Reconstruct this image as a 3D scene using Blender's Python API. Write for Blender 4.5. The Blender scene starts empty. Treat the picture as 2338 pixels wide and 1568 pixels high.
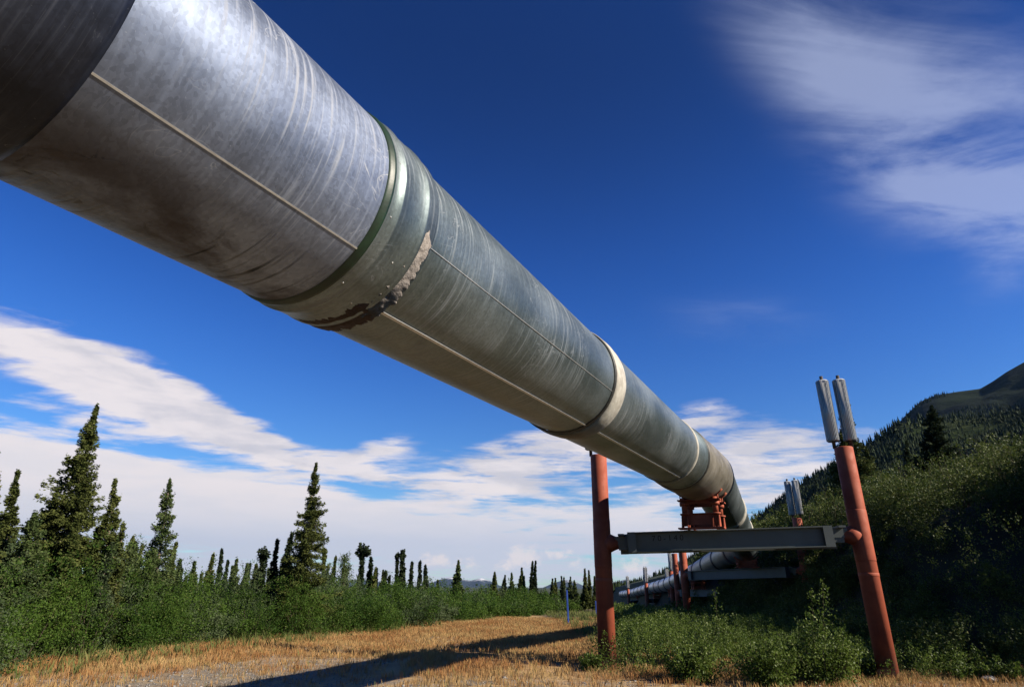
import bpy, math, random
import numpy as np
from mathutils import Vector
R_ = math.radians
scene = bpy.context.scene
col = scene.collection
rng = np.random.default_rng(7)
random.seed(7)

# ------------------------------------------------------------------ camera
FPX, CX, CY, CAMH = 1370.0, 1169.0, 784.0, 1.9
pitch, roll = R_(22.1), R_(0.6)
fw = np.array([0, math.cos(pitch), math.sin(pitch)])
up0 = np.array([0, -math.sin(pitch), math.cos(pitch)]); rt0 = np.array([1.0, 0, 0])
rt = rt0*math.cos(roll) + up0*math.sin(roll)
up = up0*math.cos(roll) - rt0*math.sin(roll)
cd = bpy.data.cameras.new('camera'); cam = bpy.data.objects.new('camera', cd); col.objects.link(cam)
from mathutils import Matrix
m = Matrix(((rt[0], up[0], -fw[0], 0), (rt[1], up[1], -fw[1], 0), (rt[2], up[2], -fw[2], CAMH), (0, 0, 0, 1)))
cam.matrix_world = m
cd.sensor_width = 36; cd.lens = FPX/2338*36; cd.clip_start = 0.05; cd.clip_end = 60000
scene.camera = cam
def ray(x, y):
    v = fw*FPX + rt*(x-CX) - up*(y-CY)
    return v/np.linalg.norm(v)
def at(x, y, Y):                      # point of the world at forward distance Y on the sight line
    r = ray(x, y); return np.array([0, 0, CAMH]) + r*(Y/r[1])
def azel(x, y):
    r = ray(x, y); return math.atan2(r[0], r[1]), math.asin(r[2])

HAZE = 1.9e-5
# ------------------------------------------------------------------ sun and sky
SUN_AZ, SUN_EL = R_(113), R_(32)
sd = Vector((math.sin(SUN_AZ)*math.cos(SUN_EL), math.cos(SUN_AZ)*math.cos(SUN_EL), math.sin(SUN_EL)))
sl = bpy.data.lights.new('sun', 'SUN'); sl.energy = 5.0; sl.angle = R_(0.5); sl.color = (1.0, 0.90, 0.76)
so = bpy.data.objects.new('sun', sl); col.objects.link(so)
so.rotation_euler = (-sd).to_track_quat('-Z', 'Y').to_euler()
so.location = (30, -10, 30)
scene.view_settings.view_transform = 'Standard'; scene.view_settings.look = 'None'
scene.view_settings.gamma = 1; scene.view_settings.exposure = 0.35
scene.cycles.max_bounces = 6; scene.cycles.diffuse_bounces = 0; scene.cycles.volume_bounces = 0; scene.cycles.transparent_max_bounces = 4

w = bpy.data.worlds.new('World'); scene.world = w; w.use_nodes = True
nt = w.node_tree; nt.nodes.clear()
class NB:
    def __init__(s, nt): s.nt = nt
    def n(s, t, **k):
        nd = s.nt.nodes.new(t)
        for a, v in k.items(): setattr(nd, a, v)
        return nd
    def put(s, sock, v):
        if hasattr(v, 'is_linked') or isinstance(v, bpy.types.NodeSocket): s.nt.links.new(v, sock)
        else: sock.default_value = v
    def m(s, op, a, b=None, c=None, clamp=False):
        nd = s.n('ShaderNodeMath', operation=op, use_clamp=clamp)
        s.put(nd.inputs[0], a)
        if b is not None: s.put(nd.inputs[1], b)
        if c is not None: s.put(nd.inputs[2], c)
        return nd.outputs[0]
    def mix(s, f, a, b, blend='MIX'):
        nd = s.n('ShaderNodeMix', data_type='RGBA', blend_type=blend)
        s.put(nd.inputs[0], f)
        for i, v in ((6, a), (7, b)):
            if isinstance(v, tuple) and len(v) == 3: v = (*v, 1)
            s.put(nd.inputs[i], v)
        return nd.outputs[2]
    def noise(s, vec, scale, detail=4, rough=.55, dist=0.0):
        nd = s.n('ShaderNodeTexNoise'); s.put(nd.inputs['Vector'], vec)
        nd.inputs['Scale'].default_value = scale; nd.inputs['Detail'].default_value = detail
        nd.inputs['Roughness'].default_value = rough; nd.inputs['Distortion'].default_value = dist
        return nd.outputs[0]
    def smooth(s, v, a, b, lo=0.0, hi=1.0):
        nd = s.n('ShaderNodeMapRange', interpolation_type='SMOOTHSTEP')
        s.put(nd.inputs[0], v)
        for i, q in ((1, a), (2, b), (3, lo), (4, hi)): nd.inputs[i].default_value = q
        return nd.outputs[0]
    def xyz(s, x, y, z):
        nd = s.n('ShaderNodeCombineXYZ')
        for i, q in enumerate((x, y, z)): s.put(nd.inputs[i], q)
        return nd.outputs[0]
    def sep(s, v):
        nd = s.n('ShaderNodeSeparateXYZ'); s.put(nd.inputs[0], v); return nd.outputs
    def mapping(s, v, loc=(0,0,0), rot=(0,0,0), sc=(1,1,1)):
        nd = s.n('ShaderNodeMapping'); s.put(nd.inputs[0], v)
        nd.inputs[1].default_value = loc; nd.inputs[2].default_value = rot; nd.inputs[3].default_value = sc
        return nd.outputs[0]
b = NB(nt)
gen = b.n('ShaderNodeTexCoord').outputs['Generated']
sx, sy, sz = b.sep(gen)
sky = b.n('ShaderNodeTexSky', sky_type='NISHITA', sun_disc=False)
sky.sun_elevation = SUN_EL; sky.sun_rotation = SUN_AZ; sky.altitude = 600; sky.air_density = 1.0; sky.dust_density = 0.3; sky.ozone_density = 2.5
hsv = b.n('ShaderNodeHueSaturation'); hsv.inputs['Saturation'].default_value = 1.28; hsv.inputs['Hue'].default_value = 0.515
nt.links.new(sky.outputs[0], hsv.inputs['Color'])
az = b.m('ARCTAN2', sx, sy)
el = b.m('ARCSINE', sz)
# the polarised, deeper blue high up
deep = b.smooth(el, 0.02, 0.85, 1.25, 0.40)
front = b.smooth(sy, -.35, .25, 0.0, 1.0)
deep = b.m('MULTIPLY', deep, b.m('ADD', b.m('MULTIPLY', front, .52), .48))  # sky behind the camera dimmed to cut fill light on shaded faces
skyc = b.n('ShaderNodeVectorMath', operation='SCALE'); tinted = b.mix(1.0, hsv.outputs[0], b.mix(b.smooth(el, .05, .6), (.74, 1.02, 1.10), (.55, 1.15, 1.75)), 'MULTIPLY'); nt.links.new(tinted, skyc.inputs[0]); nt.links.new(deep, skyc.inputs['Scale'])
den = b.m('ADD', b.m('MAXIMUM', sz, 0.0), 0.12)
plan = b.xyz(b.m('DIVIDE', sx, den), b.m('DIVIDE', sy, den), 0.0)
wisp = b.noise(b.mapping(plan, rot=(0, 0, R_(-38)), sc=(1.0, 2.4, 1)), 2.0, 9, .60, .8)
fine = b.noise(b.mapping(plan, rot=(0, 0, R_(-20)), sc=(1.0, 1.8, 1)), 3.4, 9, .62, .35)
flat = b.noise(b.xyz(az, b.m('MULTIPLY', el, 5.0), 0.3), 3.6, 9, .62, .5)
def blobs(items):
    tot = None
    for px, py, su, sv, rot, amp in items:
        a0, e0 = azel(px, py)
        u = b.m('SUBTRACT', az, a0); v = b.m('SUBTRACT', el, e0)
        c, s_ = math.cos(rot), math.sin(rot)
        uu = b.m('ADD', b.m('MULTIPLY', u, c/su), b.m('MULTIPLY', v, s_/su))
        vv = b.m('ADD', b.m('MULTIPLY', u, -s_/sv), b.m('MULTIPLY', v, c/sv))
        r2 = b.m('ADD', b.m('MULTIPLY', uu, uu), b.m('MULTIPLY', vv, vv))
        g = b.m('MULTIPLY', b.m('EXPONENT', b.m('MULTIPLY', r2, -1.0)), amp)
        tot = g if tot is None else b.m('ADD', tot, g)
    return tot
cirrus = blobs([(1960, 200, .10, .26, R_(38), .80), (2120, 330, .22, .10, R_(-50), .85), (2280, 470, .14, .06, R_(-30), .8), (1780, 60, .20, .07, R_(-40), .35),
                (1690, 730, .14, .045, R_(-10), .42), (2290, 600, .06, .03, 0.8, .40), (2300, 120, .16, .07, R_(-60), .55)])
bank = blobs([(250, 860, .10, .02, R_(-20), .5), (60, 815, .30, .036, R_(-15), .95), (400, 915, .18, .042, R_(-22), 1.2), (700, 1040, .22, .024, R_(-12), .75),
              (880, 1020, .07, .03, R_(20), .75), (1150, 1090, .20, .06, R_(8), .85), (1250, 1020, .16, .05, R_(15), .6),
              (1600, 955, .06, .03, .5, .5), (1750, 1060, .22, .09, 0, 1.0), (100, 940, .16, .02, R_(-8), .55)])
low = b.m('ADD', b.m('MULTIPLY', b.smooth(el, R_(3.0), R_(13.0), .95, 0.0), front), blobs([(30, 1085, .40, .060, R_(-5), .80), (480, 1130, .35, .045, R_(-8), .65), (1200, 1200, .4, .05, 0, .35)]))
strat = b.noise(b.mapping(b.xyz(az, el, 0.0), rot=(0, 0, R_(-9)), sc=(1.6, 13.0, 1)), 3.0, 8, .60, .35)
cu = blobs([(990, 1277, .022, .011, 0, 1.6), (1060, 1285, .02, .013, 0, 1.3), (1150, 1290, .025, .008, 0, 1.0), (1195, 1272, .026, .017, 0, 1.8),
            (1270, 1262, .03, .008, 0, 1.0), (1330, 1290, .02, .012, 0, 1.1), (1450, 1290, .03, .016, 0, 1.3), (1500, 1230, .05, .02, 0, 1.0)])
cuN = b.noise(b.xyz(az, b.m('MULTIPLY', el, 1.5), 0.7), 46, 7, .66, .3)
d_cir = b.smooth(b.m('MULTIPLY', cirrus, b.m('SUBTRACT', b.m('ADD', b.m('MULTIPLY', wisp, 2.1), b.m('MULTIPLY', fine, .9)), .85)), .02, 1.25, 0, .55)
d_bank = b.smooth(b.m('MULTIPLY', bank, b.m('ADD', b.m('MULTIPLY', fine, 1.6), b.m('MULTIPLY', b.m('SUBTRACT', strat, .45), 1.6))), .42, 1.0, 0, .94)
d_low = b.smooth(b.m('ADD', b.m('MULTIPLY', low, .85), b.m('ADD', b.m('MULTIPLY', b.m('SUBTRACT', strat, .5), 2.6), b.m('MULTIPLY', b.m('SUBTRACT', fine, .5), 1.0))), .30, 1.0, 0, .95)
d_low = b.m('MULTIPLY', d_low, b.smooth(low, .12, .45))
d_cu = b.m('MULTIPLY', b.smooth(b.m('ADD', b.m('MULTIPLY', cu, .55), b.m('MULTIPLY', b.m('SUBTRACT', cuN, .5), 2.8)), .22, .95, 0, .72), b.smooth(cu, .12, .6))
white = (9.2, 8.4, 8.2, 1); grey = (5.9, 5.8, 6.3, 1)
shade = b.smooth(b.m('ADD', b.m('MULTIPLY', flat, .6), b.m('MULTIPLY', b.noise(plan, 2.2, 6, .6, .3), .6)), .52, .72, 0, .75)
cc = b.mix(shade, white, grey)
c1 = b.mix(d_cir, skyc.outputs[0], (4.9, 5.6, 7.9))
c2 = b.mix(d_low, c1, b.mix(b.m('MULTIPLY', shade, .35), b.mix(b.smooth(el, R_(2), R_(8)), (7.3, 7.3, 7.9, 1), (9.4, 8.5, 8.2, 1)), (6.8, 7.0, 7.6, 1)))
c3 = b.mix(d_bank, c2, cc)
c4 = b.mix(d_cu, c3, (10.6, 9.2, 8.2))
bg = b.n('ShaderNodeBackground'); bg.inputs[1].default_value = 0.082
nt.links.new(c4, bg.inputs[0]); wo = b.n('ShaderNodeOutputWorld'); nt.links.new(bg.outputs[0], wo.inputs[0])

# ------------------------------------------------------------------ helpers
def tag(o, label=None, cat=None, group=None, kind=None):
    for k, v in (('label', label), ('category', cat), ('group', group), ('kind', kind)):
        if v: o[k] = v
    return o
def empty(name, loc, rz=0.0):
    o = bpy.data.objects.new(name, None); col.objects.link(o); o.location = loc; o.rotation_euler = (0, 0, rz)
    o.empty_display_size = .3
    return o
def mesh_obj(name, V, F, mat, parent=None, smooth=False, uv=None):
    """V (n,3); F list of arrays (k, nverts) of equal arity, or list of tuples"""
    me = bpy.data.meshes.new(name)
    if isinstance(F, np.ndarray):
        V = np.asarray(V, np.float32); n, k = F.shape
        me.vertices.add(len(V)); me.vertices.foreach_set('co', V.ravel())
        me.loops.add(n*k); me.loops.foreach_set('vertex_index', F.ravel().astype(np.int32))
        me.polygons.add(n); me.polygons.foreach_set('loop_start', np.arange(0, n*k, k, dtype=np.int32))
        if smooth: me.polygons.foreach_set('use_smooth', np.ones(n, bool))
        if uv is not None:
            ul = me.uv_layers.new(name='UVMap'); ul.data.foreach_set('uv', uv.astype(np.float32).ravel())
        me.update(calc_edges=True); me.validate()
    else:
        me.from_pydata([tuple(v) for v in V], [], F); me.update()
        if smooth: me.polygons.foreach_set('use_smooth', [True]*len(me.polygons))
    me.materials.append(mat)
    o = bpy.data.objects.new(name, me); col.objects.link(o)
    if parent is not None: o.parent = parent
    return o
class MB:
    """collects plain solids into one mesh"""
    def __init__(s): s.V = []; s.F = []; s.S = []
    def add(s, V, F, sm=False):
        k = len(s.V); s.V += [tuple(v) for v in V]; s.F += [tuple(i+k for i in f) for f in F]; s.S += [sm]*len(F)
    def box(s, c, size, X=(1,0,0), Y=(0,1,0), Z=(0,0,1), bev=.0):
        c = np.array(c, float); X, Y, Z = [np.array(q, float) for q in (X, Y, Z)]
        hx, hy, hz = [q/2 for q in size]
        P = [c+X*hx*a+Y*hy*b_+Z*hz*d for a in (-1, 1) for b_ in (-1, 1) for d in (-1, 1)]
        s.add(P, [(0,1,3,2), (4,6,7,5), (0,4,5,1), (2,3,7,6), (0,2,6,4), (1,5,7,3)])
    def prism(s, poly, z0, z1, O, X, Y, Z):
        """polygon (x,y) in plane X,Y extruded from z0 to z1 along Z"""
        O, X, Y, Z = [np.array(q, float) for q in (O, X, Y, Z)]
        n = len(poly)
        P = [O+X*p[0]+Y*p[1]+Z*z0 for p in poly]+[O+X*p[0]+Y*p[1]+Z*z1 for p in poly]
        s.add(P, [tuple(range(n-1, -1, -1)), tuple(range(n, 2*n))]+[(i, (i+1) % n, n+(i+1) % n, n+i) for i in range(n)])
    def tube(s, pts, rad, n=20, caps=True):
        pts = [np.array(p, float) for p in pts]
        if not hasattr(rad, '__len__'): rad = [rad]*len(pts)
        rings = []
        for i, p in enumerate(pts):
            d = pts[min(i+1, len(pts)-1)]-pts[max(i-1, 0)]; d /= np.linalg.norm(d)
            u = np.cross(d, [0, 0, 1.0]) if abs(d[2]) < .9 else np.cross(d, [0, 1.0, 0])
            u /= np.linalg.norm(u); v = np.cross(d, u)
            rings.append([p+rad[i]*(math.cos(a)*u+math.sin(a)*v) for a in np.linspace(0, 2*math.pi, n, endpoint=False)])
        k = len(s.V)
        for r in rings: s.V += [tuple(q) for q in r]
        for i in range(len(rings)-1):
            for j in range(n):
                s.F.append((k+i*n+j, k+i*n+(j+1) % n, k+(i+1)*n+(j+1) % n, k+(i+1)*n+j)); s.S.append(True)
        if caps:
            s.F.append(tuple(k+j for j in range(n-1, -1, -1))); s.S.append(False)
            q = k+(len(rings)-1)*n; s.F.append(tuple(q+j for j in range(n))); s.S.append(False)
    def build(s, name, mat, parent=None):
        me = bpy.data.meshes.new(name); me.from_pydata(s.V, [], s.F); me.update()
        me.polygons.foreach_set('use_smooth', s.S)
        me.materials.append(mat)
        o = bpy.data.objects.new(name, me); col.objects.link(o)
        if parent is not None: o.parent = parent
        return o

# ------------------------------------------------------------------ materials
def material(name):
    mt = bpy.data.materials.new(name); mt.use_nodes = True; mt.node_tree.nodes.clear()
    q = NB(mt.node_tree); out = q.n('ShaderNodeOutputMaterial'); pb = q.n('ShaderNodeBsdfPrincipled')
    mt.node_tree.links.new(pb.outputs[0], out.inputs[0]); q.pb = pb; q.out = out
    return mt, q
def bump(q, h, strength, dist=.02):
    bn = q.n('ShaderNodeBump'); bn.inputs['Strength'].default_value = strength; bn.inputs['Distance'].default_value = dist
    q.put(bn.inputs['Height'], h); q.nt.links.new(bn.outputs[0], q.pb.inputs['Normal'])
def leaf_mat(name, c0, c1, c2=None, transl=.35, scale=.5, rough=.55, spec=.3):
    mt, q = material(name)
    geo = q.n('ShaderNodeNewGeometry'); pos = geo.outputs['Position']; rnd = geo.outputs['Random Per Island']
    cl = q.noise(pos, scale, 3, .6)
    f = q.m('ADD', q.m('MULTIPLY', rnd, .42), q.m('MULTIPLY', q.smooth(cl, .34, .66), .62), clamp=True)
    c = q.mix(f, c0, c1)
    if c2: c = q.mix(q.smooth(rnd, .93, .97), c, c2)
    q.put(q.pb.inputs['Base Color'], c); q.pb.inputs['Roughness'].default_value = rough
    q.pb.inputs['Specular IOR Level'].default_value = spec
    tr = q.n('ShaderNodeBsdfTranslucent'); q.put(tr.inputs[0], c)
    ms = q.n('ShaderNodeMixShader'); ms.inputs[0].default_value = transl
    q.nt.links.new(q.pb.outputs[0], ms.inputs[1]); q.nt.links.new(tr.outputs[0], ms.inputs[2])
    q.nt.links.new(ms.outputs[0], q.out.inputs[0])
    return mt
M = {}
M['spruce'] = leaf_mat('spruce needles', (.045, .066, .016), (.16, .18, .050), transl=.15, scale=1.6, rough=.75, spec=.12)
M['spruce_dark'] = leaf_mat('dark spruce needles', (.020, .034, .015), (.060, .082, .036), transl=.12, scale=1.6, rough=.75, spec=.12)
M['spruce_pale'] = leaf_mat('pale spruce needles', (.055, .090, .028), (.16, .21, .070), transl=.2, scale=1.6, rough=.75, spec=.12)
M['willow'] = leaf_mat('willow leaves', (.026, .072, .010), (.135, .23, .036), (.19, .23, .07), transl=.42, scale=.6, spec=.15)
M['sage'] = leaf_mat('sage willow leaves', (.045, .075, .030), (.15, .20, .085), transl=.35, scale=.6, spec=.2)
M['alder'] = leaf_mat('alder leaves', (.030, .058, .010), (.15, .19, .035), (.24, .23, .08), transl=.3, scale=.5)
M['weed'] = leaf_mat('weed leaves', (.045, .085, .012), (.19, .27, .045), (.36, .42, .15), transl=.42, scale=1.8, rough=.5, spec=.3)
M['drygrass'] = leaf_mat('dry grass blades', (.42, .17, .055), (.74, .50, .21), (.34, .36, .12), transl=.3, scale=.5, rough=.7)
M['greengrass'] = leaf_mat('green grass blades', (.10, .16, .035), (.28, .28, .09), transl=.35, scale=.6, rough=.6)
M['forest'] = leaf_mat('hillside conifers', (.010, .026, .006), (.042, .070, .016), transl=.0, scale=.012, rough=.8)
def bark(name, ca, cb):
    mt, q = material(name); pos = q.n('ShaderNodeNewGeometry').outputs['Position']
    n = q.noise(q.mapping(pos, sc=(1, 1, .3)), 22, 5, .6)
    q.put(q.pb.inputs['Base Color'], q.mix(n, ca, cb)); q.pb.inputs['Roughness'].default_value = .9
    bump(q, n, .5); return mt
M['bark'] = bark('spruce bark', (.20, .14, .10), (.48, .38, .29))
M['twig'] = bark('shrub stems', (.05, .035, .022), (.13, .10, .07))
# red oxide painted steel
mt, q = material('red oxide paint'); pos = q.n('ShaderNodeNewGeometry').outputs['Position']
n1 = q.noise(pos, 3.5, 6, .6); n2 = q.noise(q.mapping(pos, sc=(1, 1, .12)), 14, 5, .6); n3 = q.noise(pos, 120, 3, .6)
c = q.mix(q.smooth(n1, .35, .7), (.51, .118, .056), (.43, .092, .045))
c = q.mix(q.m('MULTIPLY', q.smooth(n2, .56, .76), .6), c, (.22, .055, .035)); c = q.mix(q.m('MULTIPLY', q.m('MULTIPLY', q.smooth(q.sep(pos)[2], .75, .05), q.smooth(q.noise(pos, 9, 4, .6), .35, .6)), .75), c, (.30, .21, .13))
c = q.mix(q.m('MULTIPLY', q.smooth(n3, .62, .74), .35), c, (.45, .17, .11))
q.put(q.pb.inputs['Base Color'], c); q.put(q.pb.inputs['Roughness'], q.smooth(n1, .3, .7, .62, .8)); bump(q, n3, .12, .004)
M['red'] = mt
# grey galvanised / painted beam
mt, q = material('weathered grey beam paint'); pos = q.n('ShaderNodeNewGeometry').outputs['Position']
n1 = q.noise(pos, 2.5, 7, .65); n2 = q.noise(q.mapping(pos, sc=(1, 1, .15)), 18, 4, .6)
c = q.mix(n1, (.085, .10, .098), (.15, .17, .165)); c = q.mix(q.m('MULTIPLY', q.smooth(n2, .62, .76), .4), c, (.22, .13, .07))
q.put(q.pb.inputs['Base Color'], c); q.pb.inputs['Metallic'].default_value = .25; q.pb.inputs['Roughness'].default_value = .55; bump(q, n1, .15, .01)
M['beam'] = mt
mt, q = material('black stencil paint'); q.pb.inputs['Base Color'].default_value = (.012, .012, .012, 1); q.pb.inputs['Roughness'].default_value = .7; M['ink'] = mt
# galvanised pipe jacket; uv.x = angle round the pipe in metres, uv.y = metres along it
def jacket(name, base0, base1, dep=.55, brown=.0, metal=.82, rough=(.30, .46), tint=None):
    mt, q = material(name)
    uv = q.n('ShaderNodeTexCoord').outputs['UV']
    u, v, _ = q.sep(uv)
    big = q.noise(q.mapping(uv, sc=(1, .6, 1)), 1.3, 4, .55)
    streak = q.noise(q.mapping(uv, sc=(.55, 16, 1)), 2.2, 6, .62, .25)          # drips running round the pipe
    streak2 = q.noise(q.mapping(uv, sc=(.8, 34, 1), loc=(3, 7, 0)), 2.6, 4, .6, .2)
    spang = q.n('ShaderNodeTexVoronoi'); q.put(spang.inputs['Vector'], q.mapping(uv, sc=(1, 1.3, 1))); spang.inputs['Scale'].default_value = 46
    spk = q.noise(uv, 85, 3, .6)
    c = q.mix(q.smooth(q.m('ADD', q.m('MULTIPLY', big, .85), q.m('MULTIPLY', streak, .15)), .36, .64), base0, base1)
    spr = q.sep(spang.outputs['Color'])[0]
    c = q.mix(.14, c, q.xyz(spr, spr, spr), 'OVERLAY')
    blot = q.noise(q.mapping(uv, sc=(1.2, 2.0, 1), loc=(1, 3, 0)), 1.7, 7, .65, .8)
    sm = q.m('MULTIPLY', q.smooth(streak, .50, .68), q.smooth(q.noise(q.mapping(uv, sc=(1, .8, 1), loc=(5, 1, 0)), .9, 3, .5), .36, .62))
    sm2 = q.m('MULTIPLY', q.smooth(streak2, .60, .74), .35)
    depo = q.m('MAXIMUM', sm, sm2)
    depo = q.m('MAXIMUM', depo, q.m('MULTIPLY', q.smooth(blot, .66, .73), .9))
    depo = q.m('MAXIMUM', depo, q.m('MULTIPLY', q.smooth(spk, .66, .74), .6))
    ln = q.noise(q.mapping(uv, sc=(1.6, 1.1, 1), loc=(2, 6, 0)), 2.0, 4, .5, 1.2)     # thin wandering scratches
    scr = q.m('MULTIPLY', q.smooth(q.m('ABSOLUTE', q.m('SUBTRACT', ln, .5)), .006, .0, 0, 1), q.smooth(q.noise(uv, 1.1, 3, .5), .50, .60))
    depo = q.m('MAXIMUM', depo, scr)
    depo = q.m('MULTIPLY', depo, dep)
    c = q.mix(depo, c, (.56, .57, .60))
    br = None
    if brown > 0:
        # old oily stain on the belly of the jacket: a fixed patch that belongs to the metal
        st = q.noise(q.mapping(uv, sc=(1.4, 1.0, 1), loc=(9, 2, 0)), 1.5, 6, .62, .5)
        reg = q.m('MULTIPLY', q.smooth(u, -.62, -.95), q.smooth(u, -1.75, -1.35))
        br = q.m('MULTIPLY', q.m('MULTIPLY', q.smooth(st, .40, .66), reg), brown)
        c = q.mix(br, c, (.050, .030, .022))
    q.put(q.pb.inputs['Base Color'], c)
    mm = q.m('SUBTRACT', metal, q.m('MULTIPLY', depo, .85))
    if br is not None: mm = q.m('SUBTRACT', mm, q.m('MULTIPLY', br, .5), clamp=True)
    q.put(q.pb.inputs['Metallic'], mm)
    r = q.smooth(q.m('ADD', q.m('MULTIPLY', big, .5), q.m('MULTIPLY', streak, .5)), .35, .65, rough[0], rough[1])
    q.put(q.pb.inputs['Roughness'], q.m('ADD', r, q.m('MULTIPLY', depo, .3)))
    h = q.m('ADD', q.m('MULTIPLY', q.noise(uv, 2.4, 2, .5), 1.0), q.m('MULTIPLY', spk, .05))
    bump(q, h, .30, .012)
    return mt
M['jacket'] = jacket('galvanised pipe jacket', (.15, .18, .25), (.30, .35, .46), dep=.62, brown=.8, metal=.70, rough=(.50, .64))
M['jacket_green'] = jacket('greenish aged pipe jacket', (.13, .165, .165), (.235, .28, .29), dep=.42, brown=.1, metal=.70, rough=(.40, .52))
M['jacket_dark'] = jacket('dark pipe coupling jacket', (.018, .022, .035), (.07, .085, .13), dep=.22, metal=.6, rough=(.45, .6))  # dark coupling, its colour deepened further to carry the lens corner darkening
M['sleeve'] = jacket('weathered beige sleeve', (.20, .18, .14), (.32, .29, .23), dep=.40, brown=.4, metal=.45, rough=(.42, .6))
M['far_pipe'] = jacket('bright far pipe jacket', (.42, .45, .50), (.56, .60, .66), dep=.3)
def plain(name, ca, cb, sc=6, metal=0, rough=.6, bmp=.2):
    mt, q = material(name); pos = q.n('ShaderNodeNewGeometry').outputs['Position']; n = q.noise(pos, sc, 6, .62)
    q.put(q.pb.inputs['Base Color'], q.mix(q.smooth(n, .3, .7), ca, cb)); q.pb.inputs['Metallic'].default_value = metal
    q.pb.inputs['Roughness'].default_value = rough; bump(q, n, bmp, .01); return mt
M['strap'] = plain('dark green strap', (.010, .025, .014), (.02, .055, .028), 9, 0, .42)
M['dark_strap'] = plain('dark strap', (.02, .022, .022), (.06, .065, .06), 9, .3, .5)
M['cream'] = plain('cream joint tape', (.50, .46, .38), (.72, .68, .58), 9, 0, .6, .5)
M['putty'] = plain('grey sealant', (.34, .29, .25), (.52, .46, .41), 40, 0, .85, .9)
M['tar'] = plain('brown tar stain', (.035, .022, .018), (.085, .055, .045), 20, 0, .8, .6)
M['seam'] = plain('bright seam strip', (.58, .58, .56), (.75, .75, .72), 20, .6, .42)
M['alu'] = plain('aluminium fins', (.80, .82, .82), (.90, .91, .92), 9, .15, .30)
M['fin_pipe'] = plain('dark fin pipe', (.05, .045, .04), (.12, .10, .09), 9, .3, .6)
M['blue'] = plain('blue painted stake', (.02, .07, .38), (.04, .11, .50), 5, 0, .5)
M['rock'] = plain('grey field stone', (.20, .19, .18), (.46, .44, .42), 12, 0, .9, .8)

# ------------------------------------------------------------------ ground
def vnoise(x, y, s, seed=0):
    """cheap smooth value noise"""
    x = np.asarray(x)/s+seed*17.3; y = np.asarray(y)/s+seed*5.7
    xi = np.floor(x); yi = np.floor(y); fx = x-xi; fy = y-yi
    fx = fx*fx*(3-2*fx); fy = fy*fy*(3-2*fy)
    def h(a, c): 
        v = np.sin(a*127.1+c*311.7+seed*74.7)*43758.5453; return v-np.floor(v)
    return (h(xi, yi)*(1-fx)+h(xi+1, yi)*fx)*(1-fy)+(h(xi, yi+1)*(1-fx)+h(xi+1, yi+1)*fx)*fy
def H(x, y):
    x = np.asarray(x, float); y = np.asarray(y, float)
    o = x-(10.3+.10*(y-16))
    oc = np.clip(o, 0, 60); bank = np.where(oc < 4, .26*oc**2-.01*oc**3*0, 4.16+.26*(oc-4))
    bank = np.minimum(bank, 7.4)*np.clip((y-15)/9, 0, 1)*np.clip((260-y)/60, 0, 1)
    g = -.012*np.clip(y-38, 0, 200)
    u = (vnoise(x, y, 3.5, 1)-.5)*.12+(vnoise(x, y, 1.1, 2)-.5)*.05
    return g+bank+u*np.clip(1-np.hypot(x, y-20)/90, 0, 1)
def spacing(n, L, k, c=0):
    t = np.linspace(-1, 1, n); return np.sinh(t*k)/math.sinh(k)*L+c
gx = spacing(360, 15000, 8.2, 2); gy = spacing(360, 15000, 8.2, 22)
X, Y = np.meshgrid(gx, gy); Z = H(X, Y)
V = np.stack([X.ravel(), Y.ravel(), Z.ravel()], 1)
i = np.arange(360*360).reshape(360, 360)
F = np.stack([i[:-1, :-1].ravel(), i[:-1, 1:].ravel(), i[1:, 1:].ravel(), i[1:, :-1].ravel()], 1)
mt, q = material('dry ground'); pos = q.n('ShaderNodeNewGeometry').outputs['Position']
gxx, gyy, _ = q.sep(pos)
big = q.noise(pos, .22, 5, .6); mid = q.noise(pos, 1.3, 6, .65); fin = q.noise(pos, 14, 5, .7)
vor = q.n('ShaderNodeTexVoronoi'); q.put(vor.inputs['Vector'], pos); vor.inputs['Scale'].default_value = 22
dry = q.mix(q.smooth(mid, .35, .65), (.56, .38, .17), (.46, .26, .11))
dry = q.mix(q.smooth(fin, .45, .7), dry, (.54, .36, .17))
grav = q.mix(vor.outputs['Distance'], (.22, .18, .13), (.45, .38, .28))
grav = q.mix(q.smooth(fin, .42, .60), grav, (.20, .165, .12)); grav = q.mix(q.m('MULTIPLY', q.smooth(q.noise(pos, 5, 5, .7), .5, .62), .7), grav, (.46, .34, .19))
# drive: distance from a line running away at 19 degrees
dl = q.m('ADD', q.m('MULTIPLY', gxx, math.cos(R_(17))), q.m('MULTIPLY', gyy, -math.sin(R_(17))))   # offset right of the line
dl = q.m('ADD', dl, q.m('MULTIPLY', q.m('SUBTRACT', big, .5), 3.0))
gm = q.m('MULTIPLY', q.m('MULTIPLY', q.smooth(dl, -12.8, -11.2), q.smooth(dl, -7.4, -9.2)), q.smooth(gyy, 24, 15))
near = q.smooth(gyy, 16.0, 14.0)
gm = q.m('MAXIMUM', gm, q.m('MULTIPLY', near, q.smooth(mid, .40, .55)))
gm = q.m('MULTIPLY', gm, q.smooth(mid, .30, .48))
gm = q.m('MAXIMUM', gm, q.m('MULTIPLY', q.smooth(big, .60, .68), .6))
c = q.mix(gm, dry, grav)
grn = q.m('MULTIPLY', q.smooth(gyy, 15.4, 16.6), q.smooth(q.m('ADD', gxx, q.m('MULTIPLY', big, 2.0)), 2.4, 4.2))
far = q.smooth(gyy, 60, 110)
lft = q.smooth(dl, -14.5, -16.5)
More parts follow.
